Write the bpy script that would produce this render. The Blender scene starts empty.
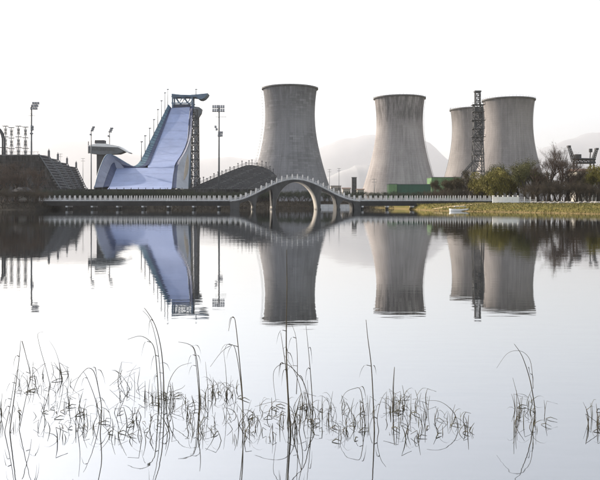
import bpy, bmesh, math, random
from mathutils import Vector, Matrix, noise
R = math.radians
PI = math.pi
random.seed(7)
sc = bpy.context.scene
C = sc.collection

# ------------------------------------------------------------------ camera
EYE, F, HOR = 2.4, 700.0, 201.0          # eye height above the lake, focal length and horizon in photo pixels
cam = bpy.data.cameras.new('camera'); camo = bpy.data.objects.new('camera', cam); C.objects.link(camo)
camo.location = (0, 0, EYE); camo.rotation_euler = (R(90), 0, 0)
cam.sensor_width = 36; cam.lens = F / 600 * 36; cam.shift_y = -(240 - HOR) / 600
cam.clip_start = 0.1; cam.clip_end = 30000
sc.camera = camo
# ------------------------------------------------------------------ sky and sun
SUN_EL, SUN_AZ = 28.0, -56.0             # azimuth clockwise from +Y (the view direction)
w = bpy.data.worlds.new('World'); sc.world = w; w.use_nodes = True
nt = w.node_tree; bg = nt.nodes['Background']
sky = nt.nodes.new('ShaderNodeTexSky'); sky.sky_type = 'NISHITA'; sky.sun_disc = False
sky.sun_elevation = R(SUN_EL); sky.sun_rotation = R(SUN_AZ % 360)
sky.air_density = 1.0; sky.dust_density = 1.6; sky.ozone_density = 1.0
hsv = nt.nodes.new('ShaderNodeHueSaturation'); hsv.inputs['Saturation'].default_value = 0.38
nt.links.new(sky.outputs[0], hsv.inputs['Color']); nt.links.new(hsv.outputs[0], bg.inputs['Color'])
bg.inputs['Strength'].default_value = 0.15
sun = bpy.data.lights.new('sun', 'SUN'); suno = bpy.data.objects.new('sun', sun); C.objects.link(suno)
sun.energy = 4.3; sun.angle = R(0.8); sun.color = (1.0, 0.86, 0.70)
sd = Vector((math.sin(R(SUN_AZ)) * math.cos(R(SUN_EL)), math.cos(R(SUN_AZ)) * math.cos(R(SUN_EL)), math.sin(R(SUN_EL))))
suno.rotation_euler = sd.to_track_quat('Z', 'Y').to_euler(); suno.location = (-200, 60, 150)
vs = sc.view_settings; vs.view_transform = 'Standard'; vs.look = 'None'; vs.gamma = 1; vs.use_curve_mapping = False
vs.exposure = 1.0

# ------------------------------------------------------------------ helpers
def P(px, py, Y):                        # photo pixel + real distance -> world point
    return Vector(((px - 300) / F * Y, Y, EYE + (HOR - py) / F * Y))
def X_(px, Y): return (px - 300) / F * Y
def Z_(py, Y): return EYE + (HOR - py) / F * Y

class MB:
    def __init__(s): s.v = []; s.f = []
    def add(s, vs_, fs_):
        n = len(s.v); s.v += [tuple(a) for a in vs_]; s.f += [tuple(i + n for i in q) for q in fs_]; return s
    def box(s, c, d, rz=0, ry=0):
        m = Matrix.Translation(c) @ Matrix.Rotation(rz, 4, 'Z') @ Matrix.Rotation(ry, 4, 'Y')
        x, y, z = d[0] / 2, d[1] / 2, d[2] / 2
        vv = [m @ Vector((a * x, b * y, c_ * z)) for a in (-1, 1) for b in (-1, 1) for c_ in (-1, 1)]
        return s.add(vv, [(0, 1, 3, 2), (4, 6, 7, 5), (0, 4, 5, 1), (2, 3, 7, 6), (0, 2, 6, 4), (1, 5, 7, 3)])
    def tube(s, pts, rad, n=5, cap=True):
        pts = [Vector(p) for p in pts]
        if not hasattr(rad, '__len__'): rad = [rad] * len(pts)
        t0 = (pts[1] - pts[0]).normalized()
        up = Vector((0, 0, 1)) if abs(t0.z) < .9 else Vector((1, 0, 0))
        vv = []; nn = len(pts)
        for i, p in enumerate(pts):
            t = (pts[min(i + 1, nn - 1)] - pts[max(i - 1, 0)])
            t = t.normalized() if t.length > 1e-9 else t0
            a = t.cross(up)
            if a.length < 1e-4: a = t.cross(Vector((0, 1, 0)))
            a.normalize(); b = t.cross(a); up = a.cross(t) if False else up
            for k in range(n):
                th = 2 * PI * k / n
                vv.append(p + (a * math.cos(th) + b * math.sin(th)) * rad[i])
        ff = []
        for i in range(nn - 1):
            for k in range(n):
                ff.append((i * n + k, i * n + (k + 1) % n, (i + 1) * n + (k + 1) % n, (i + 1) * n + k))
        if cap:
            ff.append(tuple(range(n - 1, -1, -1))); ff.append(tuple((nn - 1) * n + k for k in range(n)))
        return s.add(vv, ff)
    def bar(s, a, b, wd): return s.tube([a, b], wd * .707, 4)
    def sheet(s, rows, th=0.0, up=None):  # lofted grid of points with thickness
        h, w_ = len(rows), len(rows[0]); rows = [[Vector(p) for p in r] for r in rows]
        nrm = []
        for i in range(h):
            for j in range(w_):
                du = rows[min(i + 1, h - 1)][j] - rows[max(i - 1, 0)][j]
                dv = rows[i][min(j + 1, w_ - 1)] - rows[i][max(j - 1, 0)]
                n_ = du.cross(dv); nrm.append(n_.normalized() if n_.length > 1e-9 else Vector((0, 0, 1)))
        top = [rows[i][j] for i in range(h) for j in range(w_)]
        ff = [(i * w_ + j, (i + 1) * w_ + j, (i + 1) * w_ + j + 1, i * w_ + j + 1) for i in range(h - 1) for j in range(w_ - 1)]
        if th == 0: return s.add(top, ff)
        bot = [p - n_ * th for p, n_ in zip(top, nrm)]; o = len(top)
        ff2 = ff + [tuple(o + k for k in reversed(q)) for q in ff]
        edge = [j for j in range(w_)] + [i * w_ + w_ - 1 for i in range(1, h)] + [(h - 1) * w_ + j for j in range(w_ - 2, -1, -1)] + [i * w_ for i in range(h - 2, 0, -1)]
        for a, b in zip(edge, edge[1:] + edge[:1]): ff2.append((a, b, o + b, o + a))
        return s.add(top + bot, ff2)
    def prism(s, poly, d):                # closed polygon of points extruded by vector d
        d = Vector(d); n = len(poly); poly = [Vector(p) for p in poly]
        return s.add(poly + [p + d for p in poly], [tuple(range(n)), tuple(range(2 * n - 1, n - 1, -1))] + [(i, (i + 1) % n + 0, n + (i + 1) % n, n + i) for i in range(n)])
    def mesh(s, name, m=None, smooth=False):
        me = bpy.data.meshes.new(name); me.from_pydata(s.v, [], s.f); me.validate(); 
        bm = bmesh.new(); bm.from_mesh(me); bmesh.ops.recalc_face_normals(bm, faces=bm.faces); bm.to_mesh(me); bm.free()
        if smooth: me.polygons.foreach_set('use_smooth', [True] * len(me.polygons))
        if m: me.materials.append(m)
        me.update(); return me
    def build(s, name, m=None, parent=None, smooth=False):
        return link(name, s.mesh(name, m, smooth), parent)
def link(name, me, parent=None, loc=None, rot=None, scale=None):
    o = bpy.data.objects.new(name, me); C.objects.link(o)
    if parent: o.parent = parent
    if loc is not None: o.location = loc
    if rot is not None: o.rotation_euler = rot
    if scale is not None: o.scale = scale
    return o
def tag(o, label=None, cat=None, group=None, kind=None):
    for k, v in (('label', label), ('category', cat), ('group', group), ('kind', kind)):
        if v: o[k] = v
    return o
def thing(name, label, cat, loc=(0, 0, 0), rz=0, group=None):
    o = bpy.data.objects.new(name, None); C.objects.link(o); o.location = loc; o.rotation_euler = (0, 0, rz)
    o.empty_display_size = .5
    return tag(o, label, cat, group)
def dup(root, loc, rz, label, sx=1.0, sz=1.0):
    r = root.copy(); C.objects.link(r); r.location = loc; r.rotation_euler = (0, 0, rz); r.scale = (sx, sx, sz); r['label'] = label
    for ch in list(root.children):
        c = ch.copy(); C.objects.link(c); c.parent = r
        for g in ch.children:
            d = g.copy(); C.objects.link(d); d.parent = c
    return r
def shift(mb, o): mb.v = [(a[0] - o[0], a[1] - o[1], a[2] - o[2]) for a in mb.v]; return mb
def lerp(a, b, t): return a + (b - a) * t
def pl(x, tab):
    if x <= tab[0][0]: return tab[0][1]
    for (a, b), (c, d) in zip(tab, tab[1:]):
        if x <= c: return lerp(b, d, (x - a) / (c - a))
    return tab[-1][1]

# ------------------------------------------------------------------ materials
def mat(name, col, rough=.8, var=.25, scale=1.0, metal=0.0, bump=0.0, stretch=(1, 1, 1), spec=.4, col2=None, isl=0.0, obj=0.0):
    m = bpy.data.materials.new(name); m.use_nodes = True; t = m.node_tree; L = t.links
    b = t.nodes['Principled BSDF']; b.inputs['Roughness'].default_value = rough; b.inputs['Metallic'].default_value = metal
    b.inputs['Specular IOR Level'].default_value = spec
    tc = t.nodes.new('ShaderNodeNewGeometry'); mp = t.nodes.new('ShaderNodeMapping'); mp.inputs['Scale'].default_value = stretch
    L.new(tc.outputs['Position'], mp.inputs['Vector'])
    n = t.nodes.new('ShaderNodeTexNoise'); n.inputs['Scale'].default_value = scale; n.inputs['Detail'].default_value = 6; n.inputs['Roughness'].default_value = .65
    L.new(mp.outputs[0], n.inputs['Vector'])
    r = t.nodes.new('ShaderNodeValToRGB'); r.color_ramp.elements[0].position = .3; r.color_ramp.elements[1].position = .7
    c2 = col2 or tuple(min(1, c * (1 + var)) for c in col)
    c1 = tuple(c * (1 - var) for c in col) if not col2 else col
    r.color_ramp.elements[0].color = (*c1, 1); r.color_ramp.elements[1].color = (*c2, 1)
    L.new(n.outputs['Fac'], r.inputs[0]); src = r.outputs[0]
    if isl or obj:
        oi = t.nodes.new('ShaderNodeObjectInfo') if obj else None; k_ = isl or obj
        mr = t.nodes.new('ShaderNodeMapRange'); L.new(oi.outputs['Random'] if obj else tc.outputs['Random Per Island'], mr.inputs[0]); mr.inputs[3].default_value = 1 - k_; mr.inputs[4].default_value = 1 + k_
        vm = t.nodes.new('ShaderNodeVectorMath'); vm.operation = 'SCALE'; L.new(src, vm.inputs[0]); L.new(mr.outputs[0], vm.inputs['Scale']); src = vm.outputs[0]
    L.new(src, b.inputs['Base Color'])
    if bump:
        bp = t.nodes.new('ShaderNodeBump'); bp.inputs['Strength'].default_value = bump; bp.inputs['Distance'].default_value = .1
        L.new(n.outputs['Fac'], bp.inputs['Height']); L.new(bp.outputs[0], b.inputs['Normal'])
    return m

def tower_mat(name, base, stain, stain_lo, stain_hi, seed, patch=.25):
    # weathered concrete: vertical run-off streaks, lift joints, repair patches, soot stain near the rim (UV = metres round, metres up)
    m = bpy.data.materials.new(name); m.use_nodes = True; t = m.node_tree; L = t.links; N = t.nodes.new
    b = t.nodes['Principled BSDF']; b.inputs['Roughness'].default_value = .9; b.inputs['Specular IOR Level'].default_value = .2
    uv = N('ShaderNodeUVMap'); uv.uv_map = 'uv'
    def mapped(sx, sy):
        mp = N('ShaderNodeMapping'); mp.inputs['Scale'].default_value = (sx, sy, 1); mp.inputs['Location'].default_value = (seed, seed * .7, 0); L.new(uv.outputs[0], mp.inputs[0]); return mp
    def nz(mp, sc_, det=5, rg=.6):
        n = N('ShaderNodeTexNoise'); n.inputs['Scale'].default_value = sc_; n.inputs['Detail'].default_value = det; n.inputs['Roughness'].default_value = rg; L.new(mp.outputs[0], n.inputs[0]); return n.outputs['Fac']
    def mth(op, a, b_=None, clamp=False):
        n = N('ShaderNodeMath'); n.operation = op; n.use_clamp = clamp
        for i, q in enumerate((a, b_)):
            if q is None: continue
            if isinstance(q, (int, float)): n.inputs[i].default_value = q
            else: L.new(q, n.inputs[i])
        return n.outputs[0]
    def ss(val, lo, hi):
        n = N('ShaderNodeMapRange'); n.interpolation_type = 'SMOOTHSTEP'; L.new(val, n.inputs[0]); n.inputs[1].default_value = lo; n.inputs[2].default_value = hi; return n.outputs[0]
    streak = nz(mapped(.9, .03), 1.0, 6, .7)
    blot = nz(mapped(.07, .05), 1.0, 5, .6)
    fine = nz(mapped(1.2, 1.2), 1.0, 4, .7)
    br = N('ShaderNodeTexBrick'); L.new(mapped(1, 1).outputs[0], br.inputs[0]); br.inputs['Scale'].default_value = 1; br.inputs['Brick Width'].default_value = 5.2; br.inputs['Row Height'].default_value = 1.6
    br.inputs['Mortar Size'].default_value = .05; br.inputs['Color1'].default_value = (.25, .25, .25, 1); br.inputs['Color2'].default_value = (.75, .75, .75, 1); br.inputs['Mortar'].default_value = (.1, .1, .1, 1)
    patchm = ss(nz(mapped(.05, .09), 1.0, 2), .42, .62)
    pv = mth('MULTIPLY', mth('SUBTRACT', br.outputs['Color'], .5), mth('MULTIPLY', patchm, patch * 2))
    v = mth('ADD', mth('MULTIPLY', mth('SUBTRACT', streak, .5), 1.1), mth('MULTIPLY', mth('SUBTRACT', blot, .5), .9))
    v = mth('ADD', v, mth('MULTIPLY', mth('SUBTRACT', fine, .5), .35)); v = mth('ADD', v, pv)
    mul = mth('MULTIPLY', mth('ADD', v, 1.0), mth('SUBTRACT', 1.0, mth('MULTIPLY', br.outputs['Fac'], .16)))
    sep = N('ShaderNodeSeparateXYZ'); L.new(uv.outputs[0], sep.inputs[0])
    zz = mth('ADD', sep.outputs['Y'], mth('MULTIPLY', mth('SUBTRACT', streak, .5), 30)); zz = mth('ADD', zz, mth('MULTIPLY', mth('SUBTRACT', blot, .5), 16))
    st = ss(zz, stain_lo, stain_hi)
    mask = ss(nz(mapped(.35, .06), 1.0, 6, .7), .30, .62)
    fac = mth('MULTIPLY', mth('MULTIPLY', st, mask), stain)
    mul = mth('MULTIPLY', mul, mth('SUBTRACT', 1.0, fac))
    mx = N('ShaderNodeMix'); mx.data_type = 'RGBA'; mx.blend_type = 'MULTIPLY'; mx.inputs[0].default_value = 1
    mx.inputs[6].default_value = (*base, 1); cb = N('ShaderNodeCombineColor')
    for i in range(3): L.new(mul, cb.inputs[i])
    L.new(cb.outputs[0], mx.inputs[7]); L.new(mx.outputs[2], b.inputs['Base Color'])
    bp = N('ShaderNodeBump'); bp.inputs['Strength'].default_value = .5; bp.inputs['Distance'].default_value = .12
    L.new(mth('ADD', br.outputs['Color'], fine), bp.inputs['Height']); L.new(bp.outputs[0], b.inputs['Normal'])
    return m

M = dict(
    white=mat('white_paint', (.80, .80, .78), .5, .10, .6),
    stone=mat('white_stone', (.46, .46, .46), .7, .2, .8, bump=.2),
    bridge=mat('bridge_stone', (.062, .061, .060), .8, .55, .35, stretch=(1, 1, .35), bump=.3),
    sunlit_stone=mat('lit_arch_soffit', (.30, .28, .25), .8, .2, .5),  # bridge stone made paler, sunlight painted into the inner arch faces
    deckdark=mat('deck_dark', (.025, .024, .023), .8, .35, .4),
    steel=mat('grey_steel', (.13, .14, .15), .5, .2, .5, metal=.2),
    dsteel=mat('dark_steel', (.06, .062, .066), .6, .3, .5),
    bsteel=mat('blue_steel', (.11, .17, .24), .5, .2, .4),
    rusty=mat('weathered_steel', (.075, .066, .06), .7, .35, .4),
    ramp=mat('ramp_surface', (.245, .305, .49), .55, .12, .22, obj=.05, bump=.1),
    navy=mat('navy_cladding', (.016, .034, .10), .5, .2, .3),
    teal=mat('teal_mesh', (.07, .15, .20), .55, .25, .3),
    flare=mat('pale_cladding', (.21, .23, .30), .5, .2, .18),
    flank=mat('white_cladding', (.34, .36, .40), .5, .12, .3),
    tan=mat('tan_cladding', (.27, .235, .185), .6, .15, .4),
    stand=mat('stand_concrete', (.15, .15, .15), .85, .35, .4),
    seat=mat('seat_plastic', (.045, .046, .05), .6, .3, .25, isl=.55),
    net=mat('stand_netting', (.048, .045, .042), .9, .8, .6, stretch=(1, 1, .5), obj=.6),
    lamp=mat('lamp_head', (.14, .14, .15), .5, .2, .6),
    glass=mat('lamp_glass', (.25, .26, .28), .15, .05, .6, spec=.6),
    bark=mat('bark', (.05, .038, .030), .9, .35, 2.0),
    bark2=mat('grey_bark', (.10, .08, .065), .9, .35, 2.0),
    twig=mat('twigs', (.075, .052, .038), .9, .35, .8),
    twig2=mat('olive_twigs', (.10, .085, .035), .9, .35, .8),
    willow=mat('willow_leaves', (.15, .132, .024), .8, .4, .5),
    olive=mat('olive_leaves', (.075, .075, .022), .8, .4, .5),
    ever=mat('evergreen_leaves', (.030, .040, .024), .8, .4, .6),
    brownleaf=mat('brown_leaves', (.060, .048, .024), .9, .45, .5),
    shrub=mat('brown_shrub', (.07, .055, .038), .9, .45, .7),
    green=mat('green_sheet', (.022, .095, .058), .6, .15, .25),
    pgreen=mat('pale_green_sheet', (.13, .25, .11), .6, .15, .25),
    cream=mat('cream_wall', (.40, .38, .35), .8, .15, .3),
    dwall=mat('dark_wall', (.07, .07, .075), .8, .2, .3),
    brown=mat('brown_roof', (.13, .085, .065), .8, .25, .4),
    window=mat('window_glass', (.03, .035, .04), .12, .2, .3, spec=.6),
    rock=mat('pale_rock', (.27, .255, .23), .9, .3, 1.2, bump=.5),
    path=mat('ochre_path', (.40, .30, .15), .9, .25, .6),
    reed=mat('dead_reed', (.022, .020, .016), .8, .4, 6.0, col2=(.10, .08, .042)),
    reedg=mat('green_reed', (.030, .032, .012), .8, .4, 6.0, col2=(.09, .078, .034)),
    hill=mat('hill_hazed', (.27, .28, .295), .95, .35, .003, col2=(.33, .335, .34)),  # pale blue-grey tone puts much of the distance haze into the colour
    boat=mat('boat_paint', (.66, .66, .64), .4, .08, .8),
)

# ------------------------------------------------------------------ setting: ground, lake, hills
BANK = [(-5000, 185), (-90, 187), (-72, 190), (-64, 225), (-55, 246), (26, 246), (31, 215), (33, 172), (40, 158), (54, 128), (75, 112), (5000, 100)]
def bank_y(x): return pl(x, BANK)
def ground_z(x, y):
    yb = bank_y(x); d = y - yb
    k = pl(x, [(-60, 5), (26, 6), (34, 22), (60, 34), (200, 40)])
    if d > 0:
        z = 2.2 * (1 - math.exp(-d / k)) + .10 * noise.noise(Vector((x * .12, y * .12, 0))) * min(1, d / 6)
        return z
    if y < 2: return .75 * (1 - math.exp(-(2 - y) / 3.0))
    return max(-1.6, d * .12, (2 - y) * .35)
def axis(dense, a, b, far, g=1.25):
    xs = [a + dense * i for i in range(int((b - a) / dense) + 1)]
    st = dense; x = xs[-1]; 
    while x < far[1]: st *= g; x += st; xs.append(x)
    st = dense; x = xs[0]; pre = []
    while x > far[0]: st *= g; x -= st; pre.append(x)
    return pre[::-1] + xs
gx = axis(2.0, -110, 96, (-23000, 23000)); gy = axis(2.0, -10, 14, (-400, 60), 1.5) + axis(2.0, 96, 262, (95.9, 20500), 1.2)
gy = sorted(set(gy)); gy = [y for i, y in enumerate(gy) if i == 0 or y - gy[i - 1] > .5]
g = MB(); g.sheet([[(x, y, ground_z(x, y)) for x in gx] for y in gy])
gm = bpy.data.materials.new('ground'); gm.use_nodes = True
def ground_nodes(m):
    t = m.node_tree; L = t.links; N = t.nodes.new; b = t.nodes['Principled BSDF']; b.inputs['Roughness'].default_value = .95; b.inputs['Specular IOR Level'].default_value = .1
    ge = N('ShaderNodeNewGeometry')
    def nz(s, d=6):
        n = N('ShaderNodeTexNoise'); n.inputs['Scale'].default_value = s; n.inputs['Detail'].default_value = d; n.inputs['Roughness'].default_value = .65; L.new(ge.outputs['Position'], n.inputs['Vector']); return n
    def ramp(fac, cols):
        r = N('ShaderNodeValToRGB'); L.new(fac, r.inputs[0]); e = r.color_ramp.elements
        e[0].position, e[0].color = cols[0][0], (*cols[0][1], 1); e[1].position, e[1].color = cols[-1][0], (*cols[-1][1], 1)
        for p, c in cols[1:-1]: q = e.new(p); q.color = (*c, 1)
        return r.outputs[0]
    grass = ramp(nz(.35).outputs[0], [(.3, (.065, .07, .014)), (.5, (.14, .12, .025)), (.68, (.21, .155, .05))])
    soil = ramp(nz(.4).outputs[0], [(.3, (.010, .009, .008)), (.7, (.026, .023, .018))])
    sep = N('ShaderNodeSeparateXYZ'); L.new(ge.outputs['Position'], sep.inputs[0])
    mr = N('ShaderNodeMapRange'); L.new(sep.outputs['X'], mr.inputs[0]); mr.inputs[1].default_value = 24; mr.inputs[2].default_value = 34
    mx = N('ShaderNodeMix'); mx.data_type = 'RGBA'; L.new(mr.outputs[0], mx.inputs[0]); L.new(soil, mx.inputs[6]); L.new(grass, mx.inputs[7])
    # bare sandy lip just above the water
    mz = N('ShaderNodeMapRange'); L.new(sep.outputs['Z'], mz.inputs[0]); mz.inputs[1].default_value = .12; mz.inputs[2].default_value = .42; mz.inputs[3].default_value = 1; mz.inputs[4].default_value = 0
    mm = N('ShaderNodeMath'); mm.operation = 'MULTIPLY'; L.new(mz.outputs[0], mm.inputs[0]); L.new(mr.outputs[0], mm.inputs[1])
    m2 = N('ShaderNodeMix'); m2.data_type = 'RGBA'; L.new(mm.outputs[0], m2.inputs[0]); L.new(mx.outputs[2], m2.inputs[6]); m2.inputs[7].default_value = (.20, .145, .06, 1)
    L.new(m2.outputs[2], b.inputs['Base Color'])
    bp = N('ShaderNodeBump'); bp.inputs['Strength'].default_value = .7; bp.inputs['Distance'].default_value = .15; L.new(nz(2.0).outputs[0], bp.inputs['Height']); L.new(bp.outputs[0], b.inputs['Normal'])
ground_nodes(gm)
tag(g.build('ground', gm, smooth=True), kind='structure')

wm = bpy.data.materials.new('water'); wm.use_nodes = True
def water_nodes(m):
    t = m.node_tree; L = t.links; N = t.nodes.new; b = t.nodes['Principled BSDF']
    b.inputs['Base Color'].default_value = (.008, .010, .011, 1); b.inputs['Roughness'].default_value = .02; b.inputs['IOR'].default_value = 1.45
    ge = N('ShaderNodeNewGeometry')
    def nz(sx, sy, d, w_=0):
        mp = N('ShaderNodeMapping'); mp.inputs['Scale'].default_value = (sx, sy, 1); mp.inputs['Location'].default_value = (w_, w_, 0); L.new(ge.outputs['Position'], mp.inputs[0])
        n = N('ShaderNodeTexNoise'); n.inputs['Scale'].default_value = 1; n.inputs['Detail'].default_value = d; n.inputs['Roughness'].default_value = .5; L.new(mp.outputs[0], n.inputs[0]); return n.outputs[0]
    a = nz(1.1, 3.0, 2); c = nz(.12, .30, 2, 7)
    ad = N('ShaderNodeMath'); ad.operation = 'MULTIPLY_ADD'; L.new(c, ad.inputs[0]); ad.inputs[1].default_value = 2.0; L.new(a, ad.inputs[2])
    bp = N('ShaderNodeBump'); bp.inputs['Strength'].default_value = 1.0; bp.inputs['Distance'].default_value = .0021
    pa = nz(.012, .03, 3, 3); pr = N('ShaderNodeMapRange'); L.new(pa, pr.inputs[0]); pr.inputs[1].default_value = .35; pr.inputs[2].default_value = .65; pr.inputs[3].default_value = .35; pr.inputs[4].default_value = 1.35
    pm = N('ShaderNodeMath'); pm.operation = 'MULTIPLY'; L.new(ad.outputs[0], pm.inputs[0]); L.new(pr.outputs[0], pm.inputs[1])
    L.new(pm.outputs[0], bp.inputs['Height']); L.new(bp.outputs[0], b.inputs['Normal'])
    gl = N('ShaderNodeBsdfGlossy'); gl.inputs['Color'].default_value = (.90, .915, .93, 1); gl.inputs['Roughness'].default_value = .02; L.new(bp.outputs[0], gl.inputs['Normal'])
    mx = N('ShaderNodeMixShader'); mx.inputs[0].default_value = .52; L.new(b.outputs[0], mx.inputs[1]); L.new(gl.outputs[0], mx.inputs[2]); L.new(mx.outputs[0], t.nodes['Material Output'].inputs['Surface'])
water_nodes(wm)
wt = MB(); wt.sheet([[(x, y, 0) for x in (-900, -300, 0, 300, 900)] for y in (-30, 0, 60, 150, 262)])
tag(wt.build('lake_water', wm), kind='structure')

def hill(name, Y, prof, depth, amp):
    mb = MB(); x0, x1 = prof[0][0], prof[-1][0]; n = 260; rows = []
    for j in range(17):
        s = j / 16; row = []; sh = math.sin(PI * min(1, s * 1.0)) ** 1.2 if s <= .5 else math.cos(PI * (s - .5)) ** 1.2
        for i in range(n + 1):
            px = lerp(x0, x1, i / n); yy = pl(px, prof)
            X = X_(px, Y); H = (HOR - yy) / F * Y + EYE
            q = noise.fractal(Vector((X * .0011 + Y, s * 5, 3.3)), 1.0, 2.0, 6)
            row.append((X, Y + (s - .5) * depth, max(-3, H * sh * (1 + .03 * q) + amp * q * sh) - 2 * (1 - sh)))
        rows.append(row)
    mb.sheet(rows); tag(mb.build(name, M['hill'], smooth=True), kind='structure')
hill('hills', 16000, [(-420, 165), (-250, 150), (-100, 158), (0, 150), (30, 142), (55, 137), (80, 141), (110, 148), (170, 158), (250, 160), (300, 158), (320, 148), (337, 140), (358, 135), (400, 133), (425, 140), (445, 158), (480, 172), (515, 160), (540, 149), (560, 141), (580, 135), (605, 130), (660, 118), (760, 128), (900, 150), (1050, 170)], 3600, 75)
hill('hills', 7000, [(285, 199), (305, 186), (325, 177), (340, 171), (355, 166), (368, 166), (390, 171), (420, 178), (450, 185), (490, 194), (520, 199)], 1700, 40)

# ------------------------------------------------------------------ cooling towers
def tower_r(z): return 16.9 * math.sqrt(1 + ((z - 62) / 41.8) ** 2)
def cooling_tower(px, Y, H, m, label):
    X = X_(px, Y); base = ground_z(X, Y); t = thing('cooling_tower', label, 'cooling tower', (X, Y, base - .1), group='cooling towers beyond the lake')
    k = (H - base) / 80.0
    nA, nZ = 96, 44; me = bpy.data.meshes.new('shell'); vv = []; ff = []; uvs = []
    for i in range(nZ + 1):
        z = 80 * i / nZ; r = tower_r(z)
        for a in range(nA): th = 2 * PI * a / nA; vv.append((r * math.sin(th), -r * math.cos(th), z * k))
    for i in range(nZ + 1):                # inner face, seen only from above
        z = 80 * (nZ - i) / nZ; r = tower_r(z) - .5
        for a in range(nA): th = 2 * PI * a / nA; vv.append((r * math.sin(th), -r * math.cos(th), z * k))
    for i in range(2 * nZ + 1):
        for a in range(nA):
            ff.append((i * nA + a, i * nA + (a + 1) % nA, (i + 1) * nA + (a + 1) % nA, (i + 1) * nA + a))
            for da, di in ((0, 0), (1, 0), (1, 1), (0, 1)):
                th = 2 * PI * (a + da) / nA; ii = i + di; uvs.append((th * 18, vv[min(ii, 2 * nZ + 1) * nA][2]))
    me.from_pydata(vv, [], ff); l = me.uv_layers.new(name='uv'); l.data.foreach_set('uv', [c for q in uvs for c in q])
    me.polygons.foreach_set('use_smooth', [True] * len(me.polygons)); me.materials.append(m); me.update()
    link('shell', me, t)
    # rim walkway slab, railing
    rt = tower_r(80); rm = MB(); prof = [(rt - .3, -1.1), (rt + .75, -.8), (rt + .8, .05), (rt - .3, .1)]
    rows = [[(r * math.sin(2 * PI * a / nA), -r * math.cos(2 * PI * a / nA), 80 * k + z) for a in range(nA + 1)] for r, z in prof + prof[:1]]
    rm.sheet(rows); rim = rm.build('rim', M['stand'], t)
    rl = MB()
    for hh in (.6, 1.15): rl.tube([((rt + .6) * math.sin(2 * PI * a / 48), -(rt + .6) * math.cos(2 * PI * a / 48), 80 * k + hh) for a in range(49)], .035, 3)
    for a in range(48): th = 2 * PI * a / 48; rl.bar(((rt + .6) * math.sin(th), -(rt + .6) * math.cos(th), 80 * k), ((rt + .6) * math.sin(th), -(rt + .6) * math.cos(th), 80 * k + 1.2), .06)
    rl.build('rim_railing', M['dsteel'], rim)
    return t, k
def tower_ladder(t, k, ang, off, cage=True, zlow=0):
    lm = MB(); zs = [zlow + (81.5 - zlow) * i / 40 for i in range(41)]
    def pt(z, o, s=0):
        r = max(tower_r(min(z, 80)) + o, 0); a = ang + s / r; return (r * math.sin(a), -r * math.cos(a), z * k)
    for s in (-.35, .35): lm.tube([pt(z, off, s) for z in zs], .07, 4)
    for i in range(0, 164): z = zlow + (81 - zlow) * i / 164; lm.bar(pt(z, off, -.35), pt(z, off, .35), .05)
    if cage:
        for z in zs: lm.tube([pt(z, off, -.35), pt(z, off + .75, -.5), pt(z, off + .95, 0), pt(z, off + .75, .5), pt(z, off, .35)], .05, 3); lm.bar(pt(z, 0), pt(z, off), .08)
        for s in (-.5, .5): lm.tube([pt(z, off + .75, s) for z in zs], .04, 3)
    return lm.build('ladder', M['steel'], t)
tA = tower_mat('concrete_grey', (.222, .221, .229), .52, 50, 82, 11, .40)
tB = tower_mat('concrete_taupe', (.335, .312, .306), .62, 53, 62, 37, .10)
tC = tower_mat('concrete_light', (.265, .248, .244), .52, 60, 80, 59, .08)
tD = tower_mat('concrete_light_streaked', (.27, .254, .248), .50, 55, 78, 83, .08)
t, k = cooling_tower(290, 475, 78.8, tA, 'nearest dark grey cooling tower with caged ladder, behind the arched bridge'); tower_ladder(t, k, -PI / 2 + .05, 1.3)
t, k = cooling_tower(399.5, 514, 78.0, tB, 'taupe cooling tower with sooty stained top, standing alone behind green sheds'); tower_ladder(t, k, PI / 2 - .08, .7, False)
t, k = cooling_tower(508.5, 514, 76.6, tC, 'rightmost cooling tower, in front of another, behind the willow trees'); tower_ladder(t, k, PI / 2 - .1, .6, False)
t, k = cooling_tower(472.5, 593, 79.9, tD, 'farthest cooling tower, half hidden behind the steel lattice pylon'); tower_ladder(t, k, -PI / 2 + .12, .9, False)

# ------------------------------------------------------------------ ski jump
jump = thing('ski_jump', 'tall blue big air ski jump with lilac ramp and steel tower', 'ski jump', (X_(160, 350), 350, 2.1))
JO = jump.location.copy()
def jpart(mb, name, m, parent=jump, smooth=False): return shift(mb, JO).build(name, M[m], parent, smooth)
Lc = [(171, 108.5, 400), (165.3, 124, 383), (159, 141, 365), (153, 155, 350), (148.3, 166, 335), (148, 168.4, 331)]
Rc = [(190, 107.5, 400), (188.6, 124, 383), (187, 141, 365), (182.5, 153, 350), (175.5, 164, 335), (174.3, 168.4, 331)]
def curve(tab, n):
    pts = [P(*q) for q in tab]; cum = [0]
    for a, b in zip(pts, pts[1:]): cum.append(cum[-1] + (b - a).length)
    out = []
    for i in range(n + 1):
        d = cum[-1] * i / n; j = 0
        while j < len(pts) - 2 and d > cum[j + 1]: j += 1
        u = (d - cum[j]) / max(1e-6, cum[j + 1] - cum[j])
        p0, p1, p2, p3 = pts[max(j - 1, 0)], pts[j], pts[j + 1], pts[min(j + 2, len(pts) - 1)]
        m1 = (p2 - p0) * .5; m2 = (p3 - p1) * .5; u2, u3 = u * u, u * u * u
        out.append(p1 * (2 * u3 - 3 * u2 + 1) + m1 * (u3 - 2 * u2 + u) + p2 * (-2 * u3 + 3 * u2) + m2 * (u3 - u2))
    return out
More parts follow.
